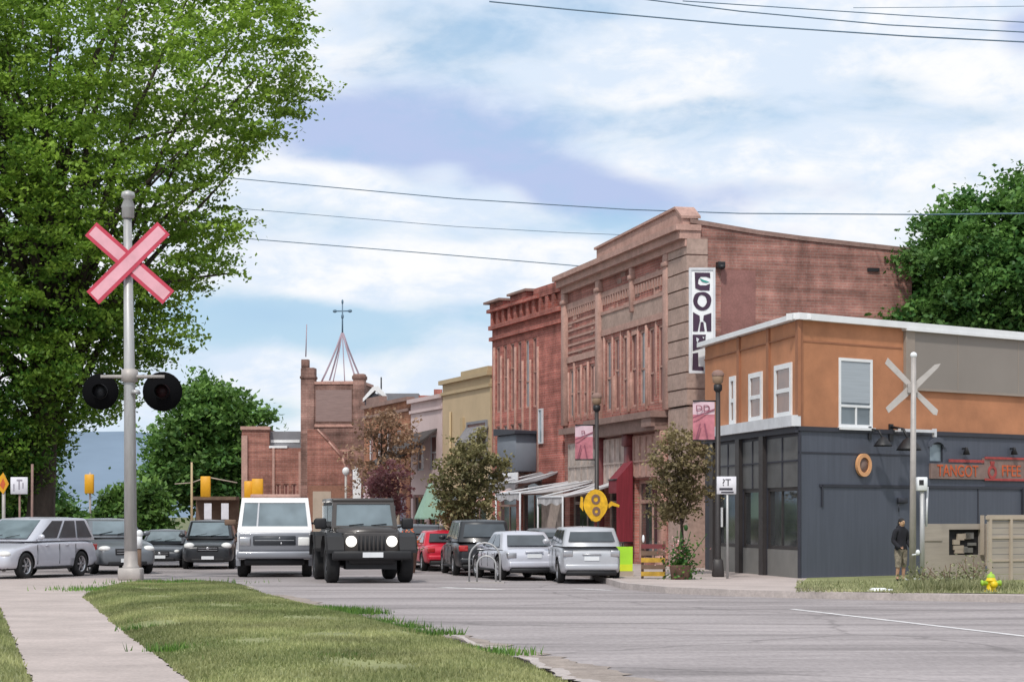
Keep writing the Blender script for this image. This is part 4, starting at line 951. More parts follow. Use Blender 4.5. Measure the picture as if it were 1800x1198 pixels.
# left face shop front
bays = [(sL(1262),sL(1298)),(sL(1306),sL(1340)),(sL(1349),sL(1402))]
ops = [(a,b,.12,ZM-.2) for a,b in bays]
mb = MB(); wall_panel(mb,0,LL,0,ZM,ops,rev=.12); part(mb,'shop_wall','slate_dark',ML)
mb = MB(); mb.box(-.1,LL+.06,-.2,.02,ZM+.02,ZM+.27); part(mb,'white_band','trim_white',ML)
mb = MB(); mb.box(-.05,LL,-.1,.02,ZM-.12,ZM+.02); part(mb,'band_shadow_rail','slate_dark',ML)
for px in (1256,1302,1344): s = sL(px); mb = MB(); mb.box(s-.16,s+.16,-.1,.1,0,ZM-.12); part(mb,'shop_pilaster','dark_metal',ML)
for i,(a,b) in enumerate(bays):
    wpart(ML,ob,a,b,.75,2.2,'dark_metal','store_glass',.06,.09,mull=((a+(b-a)*.45,.75,2.2),) if i==2 else (),name='shop_window')
    mb = MB(); mb.box(a,b,.0,.09,2.2,ZM-.2); mb.box(a+(b-a)*.5,a+(b-a)*.53,-.02,.0,2.2,ZM-.2,1); mb.box(a,b,-.02,.0,2.78,2.82,1); part(mb,'transom_panel',['store_panel','slate_dark'],ML)
    mb = MB(); mb.box(a,b,.0,.09,.12,.75); part(mb,'kick_panel','kick',ML)
mb = MB(); a = sL(1265); mb.box(a,a+.3,-.02,0,1.25,1.75); part(mb,'paper_notice','white',ML)
# fixtures on the right face: each is its own thing
def onR(px, py): 
    s = sR(px); d = (D1-B1)/LR; return Vector((B1.x+d.x*s, B1.y+d.y*s, zR(px,py)))
p = onR(1515,817); rs = thing('ring_sign','round peach ringed sign hanging on the slate wall','sign',p,angR)
mb = MB(); n=28
for k in range(n):
    t0,t1 = 2*PI*k/n, 2*PI*(k+1)/n; sp = lambda r,t: (r*math.cos(t)*1.0, r*1.08*math.sin(t))
    mb.prism([sp(.25,t0),sp(.25,t1),sp(.165,t1),sp(.165,t0)],-.09,-.02)
mb.build('ring','peach',rs); mb = MB(); mb.lathe([(0,-.05),(.19,-.05),(.19,-.02)],24,'y'); mb.build('face','signbrown',rs)
def flood(px,py,label,s=1.0):
    p = onR(px,py); f = thing('wall_floodlight',label,'lamp',p,angR,'floodlights on the slate wall',s)
    mb = MB(); mb.box(-.05,.05,-.03,0,.0,.3); mb.tube([(0,-.02,.25),(0,-.3,.2),(0,-.42,0)],.025,6); mb.build('bracket','black',f)
    mb = MB(); mb.lathe([(.03,.1),(.1,.06),(.2,-.08),(.22,-.12),(.19,-.1),(0,-.02)],14,'z',0,(0,-.42,-.05)); mb.build('lamp_shade','black',f)
    mb = MB(); mb.ball((0.02,-.46,-.1),(.07,.07,.05),8); mb.build('bulb','white',f); return f
flood(1528,772,'smaller black floodlight just above the ringed sign'); flood(1565,775,'bigger black floodlight right of the ringed sign',1.35)
p = onR(1580,758); br = thing('wall_rail','short white rail bracket at the foot of the orange wall','rail',p,angR)
mb = MB(); mb.box(-.35,.95,-.35,-.28,-.02,.05); mb.box(.88,.95,-.36,-.27,-.12,.08); mb.build('rail_bar','trim_white',br); mb = MB(); mb.box(-.2,-.15,-.28,0,-.01,.03); mb.box(.7,.75,-.28,0,-.01,.03); mb.build('arm','trim_white',br)
for px,lab in ((1692,'left of two little black sconces above the lettered board'),(1776,'right of two little black sconces above the lettered board')):
    p = onR(px,793); f = thing('sconce',lab,'lamp',p,angR,'little sconces above the lettered board'); mb = MB(); mb.lathe([(.03,.1),(.09,-.08),(.08,-.08),(0,0)],12,'z',0,(0,-.12,0)); mb.build('shade','black',f); mb = MB(); mb.box(-.02,.02,-.12,0,.05,.09); mb.build('arm','black',f)
p = onR(1720,826); ls = thing('lettered_sign','brown shop sign board with worn orange and red lettering','sign',p,angR)
def lx(px): return sR(px)-sR(1720)
def lz(py): return zR(1720,py)-zR(1720,826)
mb = MB(); mb.box(lx(1633),lx(1726),-.06,0,lz(842),lz(816)); mb.box(lx(1726),lx(1960),-.05,0,lz(842),lz(804)); mb.build('sign_board','signbrown',ls)
mb = MB(); mb.box(lx(1664),lx(1726),-.075,-.06,lz(813),lz(808)); mb.box(lx(1728),lx(1960),-.075,-.05,lz(844),lz(840)); mb.box(lx(1728),lx(1960),-.075,-.05,lz(806),lz(802)); mb.build('sign_border','redink',ls)
text_mesh('TANGOT', .40, .006, 'lettering', 'orangeink', ls, (lx(1680),-.068,lz(829)), sx=.92)
text_mesh('FFEE', .40, .006, 'lettering', 'orangeink', ls, (lx(1757),-.06,lz(827)), sx=1.0, align='LEFT')
mb = MB()
for k in range(20):
    t0,t1 = 2*PI*k/20, 2*PI*(k+1)/20; c=(lx(1741),lz(829)); sp=lambda r,t:(c[0]+r*math.cos(t),c[1]+r*math.sin(t)); mb.prism([sp(.17,t0),sp(.17,t1),sp(.10,t1),sp(.10,t0)],-.068,-.05)
mb.prism([(c[0]-.05,c[1]+.15),(c[0]+.05,c[1]+.15),(c[0]+.09,c[1]+.27),(c[0]-.09,c[1]+.27)],-.068,-.05); mb.build('flask_mark','redink',ls)
# small plate low on the slate wall
p = onR(1585,880); q = thing('wall_plate','small dark meter plate on the slate wall behind the person','plate',p,angR); mb=MB(); mb.bbox(-.18,.14,-.08,0,-.05,.08,.01,1); mb.build('cover','slate_dark',q); mb=MB(); mb.tube([(-.15,-.04,-.05),(-.15,-.04,-.25)],.015,6); mb.build('conduit','slate_dark',q)

# ---------------------------------------------------------------- beige hoarding and fence at the right
def fence_pt(px, Y): return Vector(((px-CX)/FPX*Y, Y, 0))
hp = fence_pt(1625,45.2); hq = fence_pt(1732,46.0); d = hq-hp; ang = math.atan2(d.y,d.x); HL = d.length; zk = 45.5/FPX
fh = thing('board_hoarding','pale beige board hoarding with a dark window gap beside the slate wall','hoarding',hp+Vector((0,0,PZ)),ang)
def hz(py): return (HOR-py)*zk+CAMH-PZ
a0,a1 = HL*.40, HL*.93
mb = MB(); wall_panel(mb,0,HL,0,hz(920),[(a0,a1,hz(975),hz(930))],rev=.1); mb.box(0,.28*HL,-.02,0,hz(950),hz(921),0); mb.build('boards','beige',fh)
mb = MB(); mb.box(a0,a1,.1,.12,hz(975),hz(930)); mb.build('dark_opening','black',fh)
mb = MB(); rnd = random.Random(3)
for i in range(9):
    x = a0+rnd.random()*(a1-a0-.2); z = hz(973)+rnd.random()*.38; mb.box(x,x+.12+rnd.random()*.16,.05,.095,z,z+.05+rnd.random()*.10,i%2)
mb.build('stacked_clutter',['beige2','kick'],fh)
mb = MB(); mb.box(HL*.9,HL*.9+.06,-.1,-.03,hz(975),hz(905)); mb.build('post','beige2',fh); mb = MB(); mb.box(HL-.02,HL+.06,-.1,-.03,.3,hz(920)); mb.build('post','beige2',fh)
fp = fence_pt(1737,44.6); fq = fence_pt(2050,47.5); d = fq-fp; ang2 = math.atan2(d.y,d.x); FL = d.length
tf = thing('timber_fence','beige timber fence with pale grid battens at the right edge','fence',fp+Vector((0,0,PZ)),ang2)
mb = MB(); z=0.0
while z < 1.34: mb.box(0,FL,.0,.04,z,z+.135); z += .145
mb.build('boards','beige',tf)
mb = MB(); mb.box(-.03,FL,-.05,.05,1.34,1.42); mb.build('top_rail','beige2',tf)
for i in range(8):
    x = .0+i*.62; mb = MB(); mb.box(x,x+.07,-.05,-.002,0,1.34); mb.build('post','beige2',tf)
mb = MB(); mb.box(.07,FL,-.02,-.001,.42,.47); mb.box(.07,FL,-.02,-.001,.92,.97); mb.build('batten','beige2',tf)

# ---------------------------------------------------------------- weeds, hydrant, litter
pts = []
for _ in range(4200):
    px = random.uniform(1400,1800); u = random.random()**.7; py = 1041+(-20+20*u) if px < 1560 else 1043-20*(1-u)
    c = G(px,py,PZ); pts.append((c.x,c.y,PZ+.01))
tag(blades('weeds', np.array(pts), .06, 'weed', .012, .9), kind='stuff')
pts = []
for _ in range(2600):
    px = random.gauss(1665,45); 
    if px<1590 or px>1790: continue
    c = G(px,1036+random.uniform(-6,4),PZ); pts.append((c.x,c.y,PZ))
tag(blades('weeds', np.array(pts), .20, 'weed', .014, .8), kind='stuff')
for px,py,h,lab in ((1620,1034,.42,'straggly weed bush at the foot of the two steel posts'),(1668,1036,.46,'straggly pale weed bush before the hoarding'),(1708,1033,.6,'tallest straggly weed bush left of the hydrant')):
    c = G(px,py,PZ); r = thing('weed_bush',lab,'bush',c); n=260
    q = np.stack([rng.normal(0,.22,n),rng.normal(0,.14,n),np.abs(rng.normal(h*.45,h*.28,n))],1); leaf_mesh('foliage',q,.035,'weed',r)
    mb = MB()
    for i in range(7): mb.tube([(rng.normal(0,.05),rng.normal(0,.04),0),(rng.normal(0,.2),rng.normal(0,.1),h*rng.uniform(.6,1.1))],.008,4)
    mb.build('stem','wood',r)
c = G(1742,1040,PZ); hy = thing('fire_hydrant','yellow fire hydrant with lime green caps at the fence foot','hydrant',c,math.radians(8))
mb = MB(); mb.lathe([(0,0),(.13,0),(.13,.03),(.085,.035),(.085,.20),(.10,.205),(.10,.23),(.083,.235),(.08,.27)],18); mb.build('barrel','hyd',hy)
mb = MB(); mb.lathe([(.08,.27),(.075,.30),(.055,.335),(.02,.35),(.02,.38),(0,.38)],18); mb.build('bonnet','hydgreen',hy)
for sx_ in (-1,1):
    mb = MB(); mb.lathe([(.045,0),(.045,sx_*.09),(.055,sx_*.09),(.055,sx_*.12),(0,sx_*.125)],12,'x',0,(sx_*.07,0,.17)); mb.build('side_outlet','hydgreen',hy)
mb = MB(); mb.lathe([(.055,0),(.055,-.08),(.065,-.08),(.065,-.11),(0,-.115)],12,'y',0,(0,-.07,.15)); mb.build('front_outlet','hyd',hy)
c = G(1545,1039,PZ); lt = thing('paper_litter','crumpled white paper litter on the verge','litter',c); mb = MB(); mb.bbox(-.22,.2,-.1,.1,0,.07,.03,2,taper=(.6,.5)); mb.build('paper','white',lt); mb = MB(); mb.bbox(.1,.26,-.08,.05,0,.05,.02,1); mb.build('loose_scrap','trim_white',lt)
c = G(1665,1030,PZ); bp_ = thing('ground_rail','low white pipe rail lying before the hoarding','rail',c); mb=MB(); mb.tube([(-.85,0,.14),(.55,0,.16)],.025,6); mb.build('pipe','trim_white',bp_); mb=MB(); mb.tube([(-.6,0,0),(-.6,0,.14)],.02,6); mb.tube([(.4,0,0),(.4,0,.15)],.02,6); mb.build('support','galv2',bp_)

# ---------------------------------------------------------------- crossing signals
c = P(230,HOR,48.8); c.z = 0; k = 48.8/FPX
def z_(py): return CAMH+(HOR-py)*k
xs_ = lambda px: (px-230)*k
rx = thing('crossing_signal','tall steel level crossing mast with pink and red crossbuck in front of the maple','signal',c)
mb = MB(); mb.tube([(0,0,0),(xs_(228),0,z_(700)),(xs_(224),0,z_(372))],[.155,.135,.095],14); mb.build('mast','galv',rx)
mb = MB(); mb.bbox(-.27,.27,-.25,.25,0,.30,.03,1); mb.lathe([(.2,.29),(.2,.34),(.17,.37),(.155,.7)],14); mb.build('mast_base','galv2',rx)
mb = MB(); mb.lathe([(.12,z_(384)),(.15,z_(382)),(.15,z_(366)),(.17,z_(364)),(.10,z_(350)),(.17,z_(346)),(.15,z_(338)),(0,z_(334))],14,'z',0,(xs_(225),0,0)); mb.build('mast_cap','galv',rx)
mb = MB(); mb.lathe([(.13,z_(672)),(.2,z_(670)),(.2,z_(650)),(.13,z_(648))],14,'z',0,(xs_(228),0,0)); mb.build('clamp','galv2',rx)
cb = Vector((xs_(227),-.17,z_(464)))
for (p0,p1) in (((162,404),(298,524)),((290,403),(166,525))):
    a = Vector((xs_(p0[0]),0,z_(p0[1]))); b = Vector((xs_(p1[0]),0,z_(p1[1]))); d = (b-a).normalized(); n = Vector((-d.z,0,d.x)); w2 = .20
    yo = -.17 if p0[0]==162 else -.205
    def blade(w, y0, y1, e): 
        q = [a-d*e+n*w, b+d*e+n*w, b+d*e-n*w, a-d*e-n*w]; m_ = MB(); m_.prism([(v.x,v.z) for v in q], y0, y1); return m_
    bb = blade(w2+.01, yo, yo+.03, 0).build('crossbuck_blade','sign_red',rx)
    blade(w2-.075, yo-.006, yo, -.05).build('reflective_face','sign_pink',bb)
mb = MB(); mb.box(xs_(227)-.14,xs_(227)+.14,-.14,.08,z_(480),z_(450)); mb.build('sign_bracket','galv2',rx)
# flashing-light heads with round black backing discs
mb = MB(); mb.tube([(xs_(178),-.05,z_(662)),(xs_(290),-.05,z_(662))],.045,8); mb.build('crossarm','galv2',rx)
for px,py,rr,lab in ((286,688,.47,None),(177,688,.43,None)):
    mb = MB(); mb.lathe([(0,.05),(rr,.05),(rr,-.01),(0,-.01)],26,'y',0,(xs_(px),-.05,z_(py))); h = mb.build('light_backing','matte_black',rx)
    mb = MB()
    vs=[]; 
    mb.lathe([(.17,-.02),(.175,-.2),(.165,-.2),(.16,-.02)],18,'y',0,(xs_(px),-.05,z_(py))); mb.build('hood','matte_black',h)
    mb = MB(); mb.lathe([(0,-.05),(.17,-.03),(.18,-.01)],18,'y',0,(xs_(px),-.05,z_(py))); mb.build('lens',mat('unlit_red_lens',(.02,.006,.007),.5,.1,3,spec=.2) if px==286 else 'black',h)
mb = MB(); mb.lathe([(0,z_(684)),(.09,z_(686)),(.12,z_(692)),(.0,z_(692))],12,'z',0,(xs_(240),-.1,0)); mb.build('bell','galv',rx)
# small post beside the mast
c2 = G(245,1017); ps = thing('delineator_post','short white and brown post beside the crossing mast foot','post',c2); mb=MB(); mb.tube([(0,0,0),(0,0,.75)],.05,10); mb.build('stem','wood',ps); mb=MB(); mb.tube([(0,0,.74),(0,0,1.1)],.07,10); mb.ball((0,0,1.1),(.09,.09,.1)); mb.build('reflector_cap','white_metal',ps)

# plain back-view crossbuck on the right
c = P(1604,HOR,43.6); c.z = PZ; k = 43.6/FPX
rb = thing('crossing_sign','thin steel pole with pale crossbuck seen from behind before the taupe wall','signal',c,0)
z3 = lambda py: CAMH+(HOR-py)*k-PZ
x3 = lambda px: (px-1604)*k
mb = MB(); mb.tube([(0,0,0),(x3(1606),0,z3(626))],[.075,.055],12); mb.build('pole','galv2',rb)
mb = MB(); mb.ball((x3(1606),0,z3(624)),(.075,.075,.07)); mb.build('pole_cap','white_metal',rb)
M['ghost'] = mat('pale_sign_back',(.46,.43,.41),.6,.14,4)
mb = MB(); f = lambda L: [(x3(a),z3(b)) for a,b in L]
mb.prism(f([(1557,638),(1562,628),(1604,672),(1602,684),(1595,676)]),.08,.11); mb.prism(f([(1655,638),(1650,646),(1604,692),(1604,676),(1645,640)]),.08,.11); mb.build('crossbuck_arm','ghost',rb)
mb = MB(); mb.prism(f([(1563,725),(1558,716),(1595,680),(1603,690)]),.06,.09); mb.prism(f([(1648,729),(1642,728),(1604,688),(1606,679),(1650,720)]),.06,.09); mb.build('crossbuck_arm','ghost',rb)
mb = MB(); mb.box(-.1,.1,-.02,.09,z3(690),z3(674)); mb.build('sign_bracket','galv2',rb)
c = P(1621,HOR,43.3); c.z = PZ; k=43.3/FPX; x3 = lambda px: (px-1621)*k; z3 = lambda py: CAMH+(HOR-py)*k-PZ
sp_ = thing('equipment_post','short twin post with white box beside the crossing sign','post',c)
mb = MB(); mb.tube([(0,0,0),(0,0,z3(858))],.05,10); mb.build('post','galv',sp_); mb = MB(); mb.tube([(x3(1629),.05,z3(925)),(x3(1631),.05,z3(855))],.025,8); mb.build('conduit','trim_white',sp_)
mb = MB(); mb.bbox(x3(1611),x3(1629),-.1,.1,z3(862),z3(838),.015,1); mb.box(x3(1614),x3(1622),-.11,-.1,z3(852),z3(843),1); mb.build('control_box',['white_metal','black'],sp_)
mb = MB(); mb.tube([(x3(1605),.1,z3(975)),(x3(1621),0,z3(972))],.02,6); mb.ball((x3(1613),-.03,z3(970)),(.05,.04,.06)); mb.build('clamp','white_metal',sp_)

# ---------------------------------------------------------------- lamp post with banner, parking sign, second banner post
def lamp_post(px, Y, base_z, top_py, label, bx, by, wlet, grp='lamp posts with pink banners'):
    c = P(px,HOR,Y); c.z = base_z; k = Y/FPX; zz = lambda py: CAMH+(HOR-py)*k-base_z
    lp = thing('lamp_post',label,'lamp post',c,0,grp)
    mb = MB(); mb.tube([(0,0,0),(0,0,.5),(0,0,zz(top_py+34))],[.11,.07,.055],10); mb.build('pole','dark_metal',lp)
    mb = MB(); mb.bbox(-.14,.14,-.14,.14,0,.42,.03,1,taper=(.75,.75)); mb.build('pole_base','dark_metal',lp)
    mb = MB(); t = zz(top_py); mb.lathe([(.05,t-.52),(.1,t-.46),(.1,t-.34),(.04,t-.33)],12); mb.build('collar','black',lp)
    mb = MB(); mb.lathe([(.06,t-.34),(.12,t-.28),(.13,t-.14),(.10,t-.10)],14); mb.build('lantern_glass',mat('amber_lantern_glass',(.30,.20,.13),.4,.15,3),lp)
    mb = MB(); mb.lathe([(.14,t-.14),(.15,t-.09),(.10,t-.02),(.03,t),(0,t)],14); mb.build('lantern_cap','stone_dark',lp)
    x0,x1 = ((bx[0]-px)*k,(bx[1]-px)*k); y0,y1 = zz(by[1]),zz(by[0])
    mb = MB(); mb.tube([(0,0,y1+.02),(x0,0,y1+.02)],.018,6); mb.tube([(0,0,y0-.02),(x0,0,y0-.02)],.018,6); mb.build('banner_arm','black',lp)
    mb = MB(); n=6
    def bil(u,v): return (x0+(x1-x0)*u, .03*math.sin(u*4+v*2), y0+(y1-y0)*v)
    for i in range(n):
        for j in range(n): mb.add([bil(i/n,j/n),bil((i+1)/n,j/n),bil((i+1)/n,(j+1)/n),bil(i/n,(j+1)/n)],[(0,1,2,3)], 1 if (j/n)>=.62+.12*0 else 0, True)
    bn = mb.build('banner',['pinkcloth','paleban'],lp,False)
    W_ = x1-x0; H_ = y1-y0
    mb = MB(); mb.prism([(x0,y0+H_*.56),(x1,y0+H_*.78),(x1,y0+H_*.82),(x0,y0+H_*.60)],-.05,-.045)
    mb.prism([(x0+W_*.1,y0),(x0+W_*.3,y0+H_*.42),(x0+W_*.36,y0+H_*.42),(x0+W_*.18,y0)],-.05,-.045); mb.prism([(x0+W_*.62,y0+H_*.05),(x0+W_*.5,y0+H_*.4),(x0+W_*.55,y0+H_*.45),(x0+W_*.7,y0+H_*.05)],-.05,-.045)
    mb.build('banner_figure','maroonink',bn)
    tm = text_mesh(wlet, H_*.24, .004, 'banner_lettering', 'maroonink', bn, (x0+W_*.45,-.05,y0+H_*.82), sx=1.1)
    return lp
lamp_post(1262,47.6,PZ,650,'near lamp post with pale topped pink banner by the orange building',(1218,1256),(706,772),'DD')
lamp_post(1049,55.5,PZ,690,'far lamp post with all pink banner before the mauve brick shops',(1011,1042),(748,806),'n')
c = P(1277,HOR,46.3); c.z=PZ; k=46.3/FPX; pk = thing('parking_sign','small white street sign on a thin grey post by the orange building shop front','sign',c,math.radians(-6)); zz=lambda py: CAMH+(HOR-py)*k-PZ
mb = MB(); mb.tube([(.02,0,0),(0.02,0,zz(842))],.03,8); mb.build('post','galv',pk); mb=MB(); mb.bbox(-.22,.22,-.045,-.03,zz(868),zz(837),.006,1); mb.build('sign_plate','signplate',pk)
text_mesh('?T', .22, .003, 'lettering','ink',pk,(0,-.05,zz(848)),sx=1.0)
mb = MB(); mb.box(-.16,.14,-.05,-.046,zz(861),zz(857)); mb.box(-.12,.16,-.05,-.046,zz(866),zz(863.5)); mb.build('small_print','ink',pk)

# ---------------------------------------------------------------- street clutter by the shops
# yellow oval hanging sign on a post
c = P(1047,HOR,50.5); c.z=PZ; k=50.5/FPX; yx=lambda px:(px-1047)*k; yz=lambda py: CAMH+(HOR-py)*k-PZ
ys_ = thing('oval_sign','bright yellow oval sign with dark marks above the parked silver wagon','sign',c)
mb = MB(); mb.tube([(0,.06,0),(0,.06,yz(870))],.04,8); mb.build('post','maroon',ys_)
mb = MB(); el = [((.30 if math.sin(t)>0 else .30-.11*abs(math.sin(t))**1.5)*math.cos(t), .40*math.sin(t)) for t in np.linspace(0,2*PI,29)[:-1]]; mb.prism([(a,b+yz(888)) for a,b in el],-.06,.03); mb.bbox(-.12,.12,-.05,.03,yz(915),yz(908),.02,1); mb.build('sign_face','yellow',ys_)
mb = MB()
for (a,b,r0,r1) in ((1047,877,.11,.055),(1048,898,.10,.04)):
    for q in range(16):
        t0,t1=2*PI*q/16,2*PI*(q+1)/16; s_=lambda r,t:(yx(a)+r*math.cos(t),yz(b)+r*1.15*math.sin(t)); mb.prism([s_(r0,t0),s_(r0,t1),s_(r1,t1),s_(r1,t0)],-.075,-.06)
mb.build('sign_figure','clay',ys_)
mb = MB(); mb.prism([(yx(1069),yz(886)),(yx(1074),yz(880)),(yx(1089),yz(887)),(yx(1088),yz(891)),(yx(1076),yz(888)),(yx(1070),yz(893))],-.03,.02); mb.build('bracket_wing','yellow',ys_); mb = MB(); mb.prism([(yx(1025),yz(874)),(yx(1021),yz(872)),(yx(1019),yz(890)),(yx(1025),yz(898))],-.03,.02); mb.build('bracket_wing','yellow',ys_)
# lime sandwich board
c = P(1097,HOR,48.2); c.z=PZ; k=48.2/FPX
lb_ = thing('sandwich_board','lime green sandwich board standing behind the silver wagon','sign',c,math.radians(4))
zb0,zb1=CAMH+(HOR-1003)*k-PZ,CAMH+(HOR-960)*k-PZ
mb = MB(); mb.prism([(-.20,zb0),(.20,zb0),(.20,zb1),(-.22,zb1)],-.03,.0); mb.box(-.17,.19,-.034,-.03,zb0,zb0+.16,1); mb.build('front_panel',['lime',mat('lime_yellow',(.68,.78,.03),.6,.1,3)],lb_)
mb = MB(); mb.add([(-.2,.02,zb1),(.2,.02,zb1),(.2,.3,0),(-.2,.3,0)],[(0,1,2,3)]); mb.build('rear_panel','kick',lb_)
mb = MB(); mb.box(-.22,.22,-.03,.05,0,zb0); mb.build('stand','beige2',lb_)
# slatted yellow and brown barrier
c = P(1148,HOR,46.2); c.z=PZ; k=46.2/FPX
ba = thing('slatted_barrier','brown pallet barrier with yellow slats before the quoined corner','barrier',c,math.radians(-5))
H_=(1030-968)*k-.06
for i,(m_) in enumerate(('yellow','wood','yellow','wood','maroon')):
    mb = MB(); mb.box(-.27,.27,-.05,-.01,.06+i*.155,.06+i*.155+.10); mb.build('slat',m_ if m_!='yellow' else 'ochreslat',ba)
for x in (-.27,.22):
    mb = MB(); mb.box(x,x+.06,-.01,.05,0,.85); mb.build('post','wood',ba)
mb = MB(); mb.ball((-.22,-.02,.9),(.03,.03,.09)); mb.build('white_marker','white',ba)
# planter with tall flowers
c = P(1196,HOR,45.7); c.z=PZ; fl = thing('flower_planter','planter overflowing with tall flowers and greenery at the kerb','planter',c)
mb = MB(); mb.lathe([(0,0),(.2,0),(.25,.3),(.27,.32),(.24,.3),(0,.28)],16); mb.build('pot','clay',fl)
q = np.stack([rng.normal(.05,.17,700),rng.normal(0,.14,700),np.abs(rng.normal(.38,.24,700))],1); leaf_mesh('foliage',q,.045,'leaf_mid',fl,shade=rng.uniform(-.1,.6,700))
q = np.stack([rng.normal(-.05,.2,150),rng.normal(-.05,.14,150),rng.normal(.6,.2,150)],1); q=q[q[:,2]>.05]; leaf_mesh('blossom',q,.03,'flower_pink',fl)
mb = MB()
for i in range(12): mb.tube([(rng.normal(0,.06),rng.normal(0,.05),.2),(rng.normal(.05,.16),rng.normal(0,.1),rng.uniform(.6,1.15))],.008,4)
mb.ball((.12,-.05,1.15),(.045,.045,.07)); mb.build('stem','leaf_mid',fl)
c = P(713,HOR,55); c.z=0.0; fo = thing('flower_planter','orange flower planter behind the black off-roader','planter',c); k=55/FPX
mb = MB(); mb.lathe([(0,0),(.25,0),(.32,.55),(.34,.6),(.3,.58),(0,.55)],16); mb.build('pot','clay',fo)
q = np.stack([rng.normal(0,.16,380),rng.normal(0,.16,380),.72+np.abs(rng.normal(0,.17,380))],1); leaf_mesh('blossom',q,.05,'flower_orange',fo)
q = np.stack([rng.normal(0,.16,120),rng.normal(0,.16,120),.62+np.abs(rng.normal(0,.1,120))],1); leaf_mesh('foliage',q,.05,'leaf_mid',fo)
c = G(852,1024); k = c.y/FPX; hr = thing('ghost_wheel_hoops','pale curved metal hoops for the ghost wheel arcs by the silver sedan rear wheel','rack',c,math.radians(-10))  # hoops shaped after the ghost wheel arcs beside the sedan
for r_,h_,x_ in ((.36,.92,0),(.22,.62,.04)):
    mb = MB(); mb.tube([(x_-r_,0,0)]+[(x_+r_*math.cos(t),0,h_-r_+r_*math.sin(t)) for t in np.linspace(PI,0,11)]+[(x_+r_,0,0)],.022,8); mb.build('hoop','galv',hr)
mb = MB(); mb.box(-.42,.46,-.04,.04,.0,.03); mb.build('foot_bar','galv2',hr)
# burgundy shop awning / drape
b_rz = rz2
aw = thing('drop_awning','tall burgundy drop awning on the mauve brick shop front','awning',(A2[0],A2[1],0),b_rz)
mb = MB(); mb.add([(7.1,-.12,3.15),(7.9,-.12,3.15),(7.9,-.62,2.6),(7.1,-.62,2.6),(7.9,-.62,.75),(7.9,-.12,.75),(7.1,-.62,2.2),(7.9,-.62,2.2)],[(0,1,2,3),(1,5,4,2),(3,2,7,6)]); mb.build('cloth','burgundy',aw)
mb = MB(); mb.tube([(7.1,-.62,2.6),(7.9,-.62,2.6)],.025,6); mb.tube([(7.9,-.12,.75),(7.9,-.62,.75)],.02,6); mb.build('awning_bar','black',aw)
# patio awnings
def awning(label, root_xy, rz, s0, s1, z1, z0, out, m, legs=True, grp='weathered patio awnings before the shops', val=.22):
    a = thing('patio_awning',label,'awning',(root_xy[0],root_xy[1],0),rz,grp); mb=MB(); n=10
    for i in range(n):
        u0,u1=s0+(s1-s0)*i/n, s0+(s1-s0)*(i+1)/n; zz=lambda u,v:z1+(z0-z1)*v-.10*math.sin(PI*v)*1+.04*math.sin(u*5)
        for j in range(4):
            v0,v1=j/4,(j+1)/4; mb.add([(u0,-out*v0,zz(u0,v0)),(u1,-out*v0,zz(u1,v0)),(u1,-out*v1,zz(u1,v1)),(u0,-out*v1,zz(u0,v1))],[(0,1,2,3)],0,True)
        mb.add([(u0,-out,zz(u0,1)),(u1,-out,zz(u1,1)),(u1,-out-.02,zz(u1,1)-val),(u0,-out-.02,zz(u0,1)-val)],[(0,1,2,3)],0,True)
    mb.build('canopy',m,a,False)
    mb=MB(); mb.tube([(s0,-out,z0),(s1,-out,z0)],.03,6); mb.tube([(s0,0,z1),(s0,-out,z0)],.025,6); mb.tube([(s1,0,z1),(s1,-out,z0)],.025,6); mb.build('frame','trim_white',a)
    if legs:
        for s in (s0,s1): mb=MB(); mb.tube([(s,-out,PZ),(s,-out,z0)],.03,8); mb.build('leg','trim_white',a)
    return a
awning('salmon edged patio awning furthest up the pavement', A3, rz3, 3.6, 5.4, 2.75, 1.95, 2.3, 'salmon')
awning('dark grey awning over the shop below the grey oriel', A3, rz3, 5.2, 7.2, 3.0, 2.65, 1.5, 'awngrey', False)
awning('long pale sagging awning over the middle of the patio', A2, rz2, .2, 3.4, 2.65, 2.25, 2.4, 'awning')
awning('nearest pale awning behind the yellow oval sign', A2, rz2, 3.7, 6.6, 2.55, 2.1, 1.9, 'awning')
# shaded shop interiors behind the patio: dark screens hung from the awnings' rear
mb = None
# green pyramid canopy
c = P(757,HOR,66); c.z=PZ; k=66/FPX; gc = thing('patio_umbrella','pale green pyramid patio umbrella beside the olive tree','umbrella',c,math.radians(20))
zt_,zb_=CAMH+(HOR-842)*k-PZ,CAMH+(HOR-909)*k-PZ
mb=MB(); r=.42; mb.add([(0,0,zt_),(-r,-r,zb_),(r,-r,zb_),(r,r,zb_),(-r,r,zb_),(-r,-r,zb_-.05),(r,-r,zb_-.05),(r,r,zb_-.05),(-r,r,zb_-.05)],[(0,1,2),(0,3,4),(0,4,1),(1,2,6,5),(3,4,8,7),(4,1,5,8)]); mb.add([(0,0,zt_),(r,-r,zb_),(r,r,zb_),(r,-r,zb_-.05),(r,r,zb_-.05)],[(0,1,2),(1,2,4,3)],1); mb.build('canopy',['teal','teal2'],gc)
mb=MB(); mb.tube([(0,0,0),(0,0,zt_)],.045,8); mb.build('pole','maroon',gc); mb=MB(); mb.lathe([(0,0),(.25,0),(.25,.06),(.05,.1)],14); mb.build('base','kick',gc)
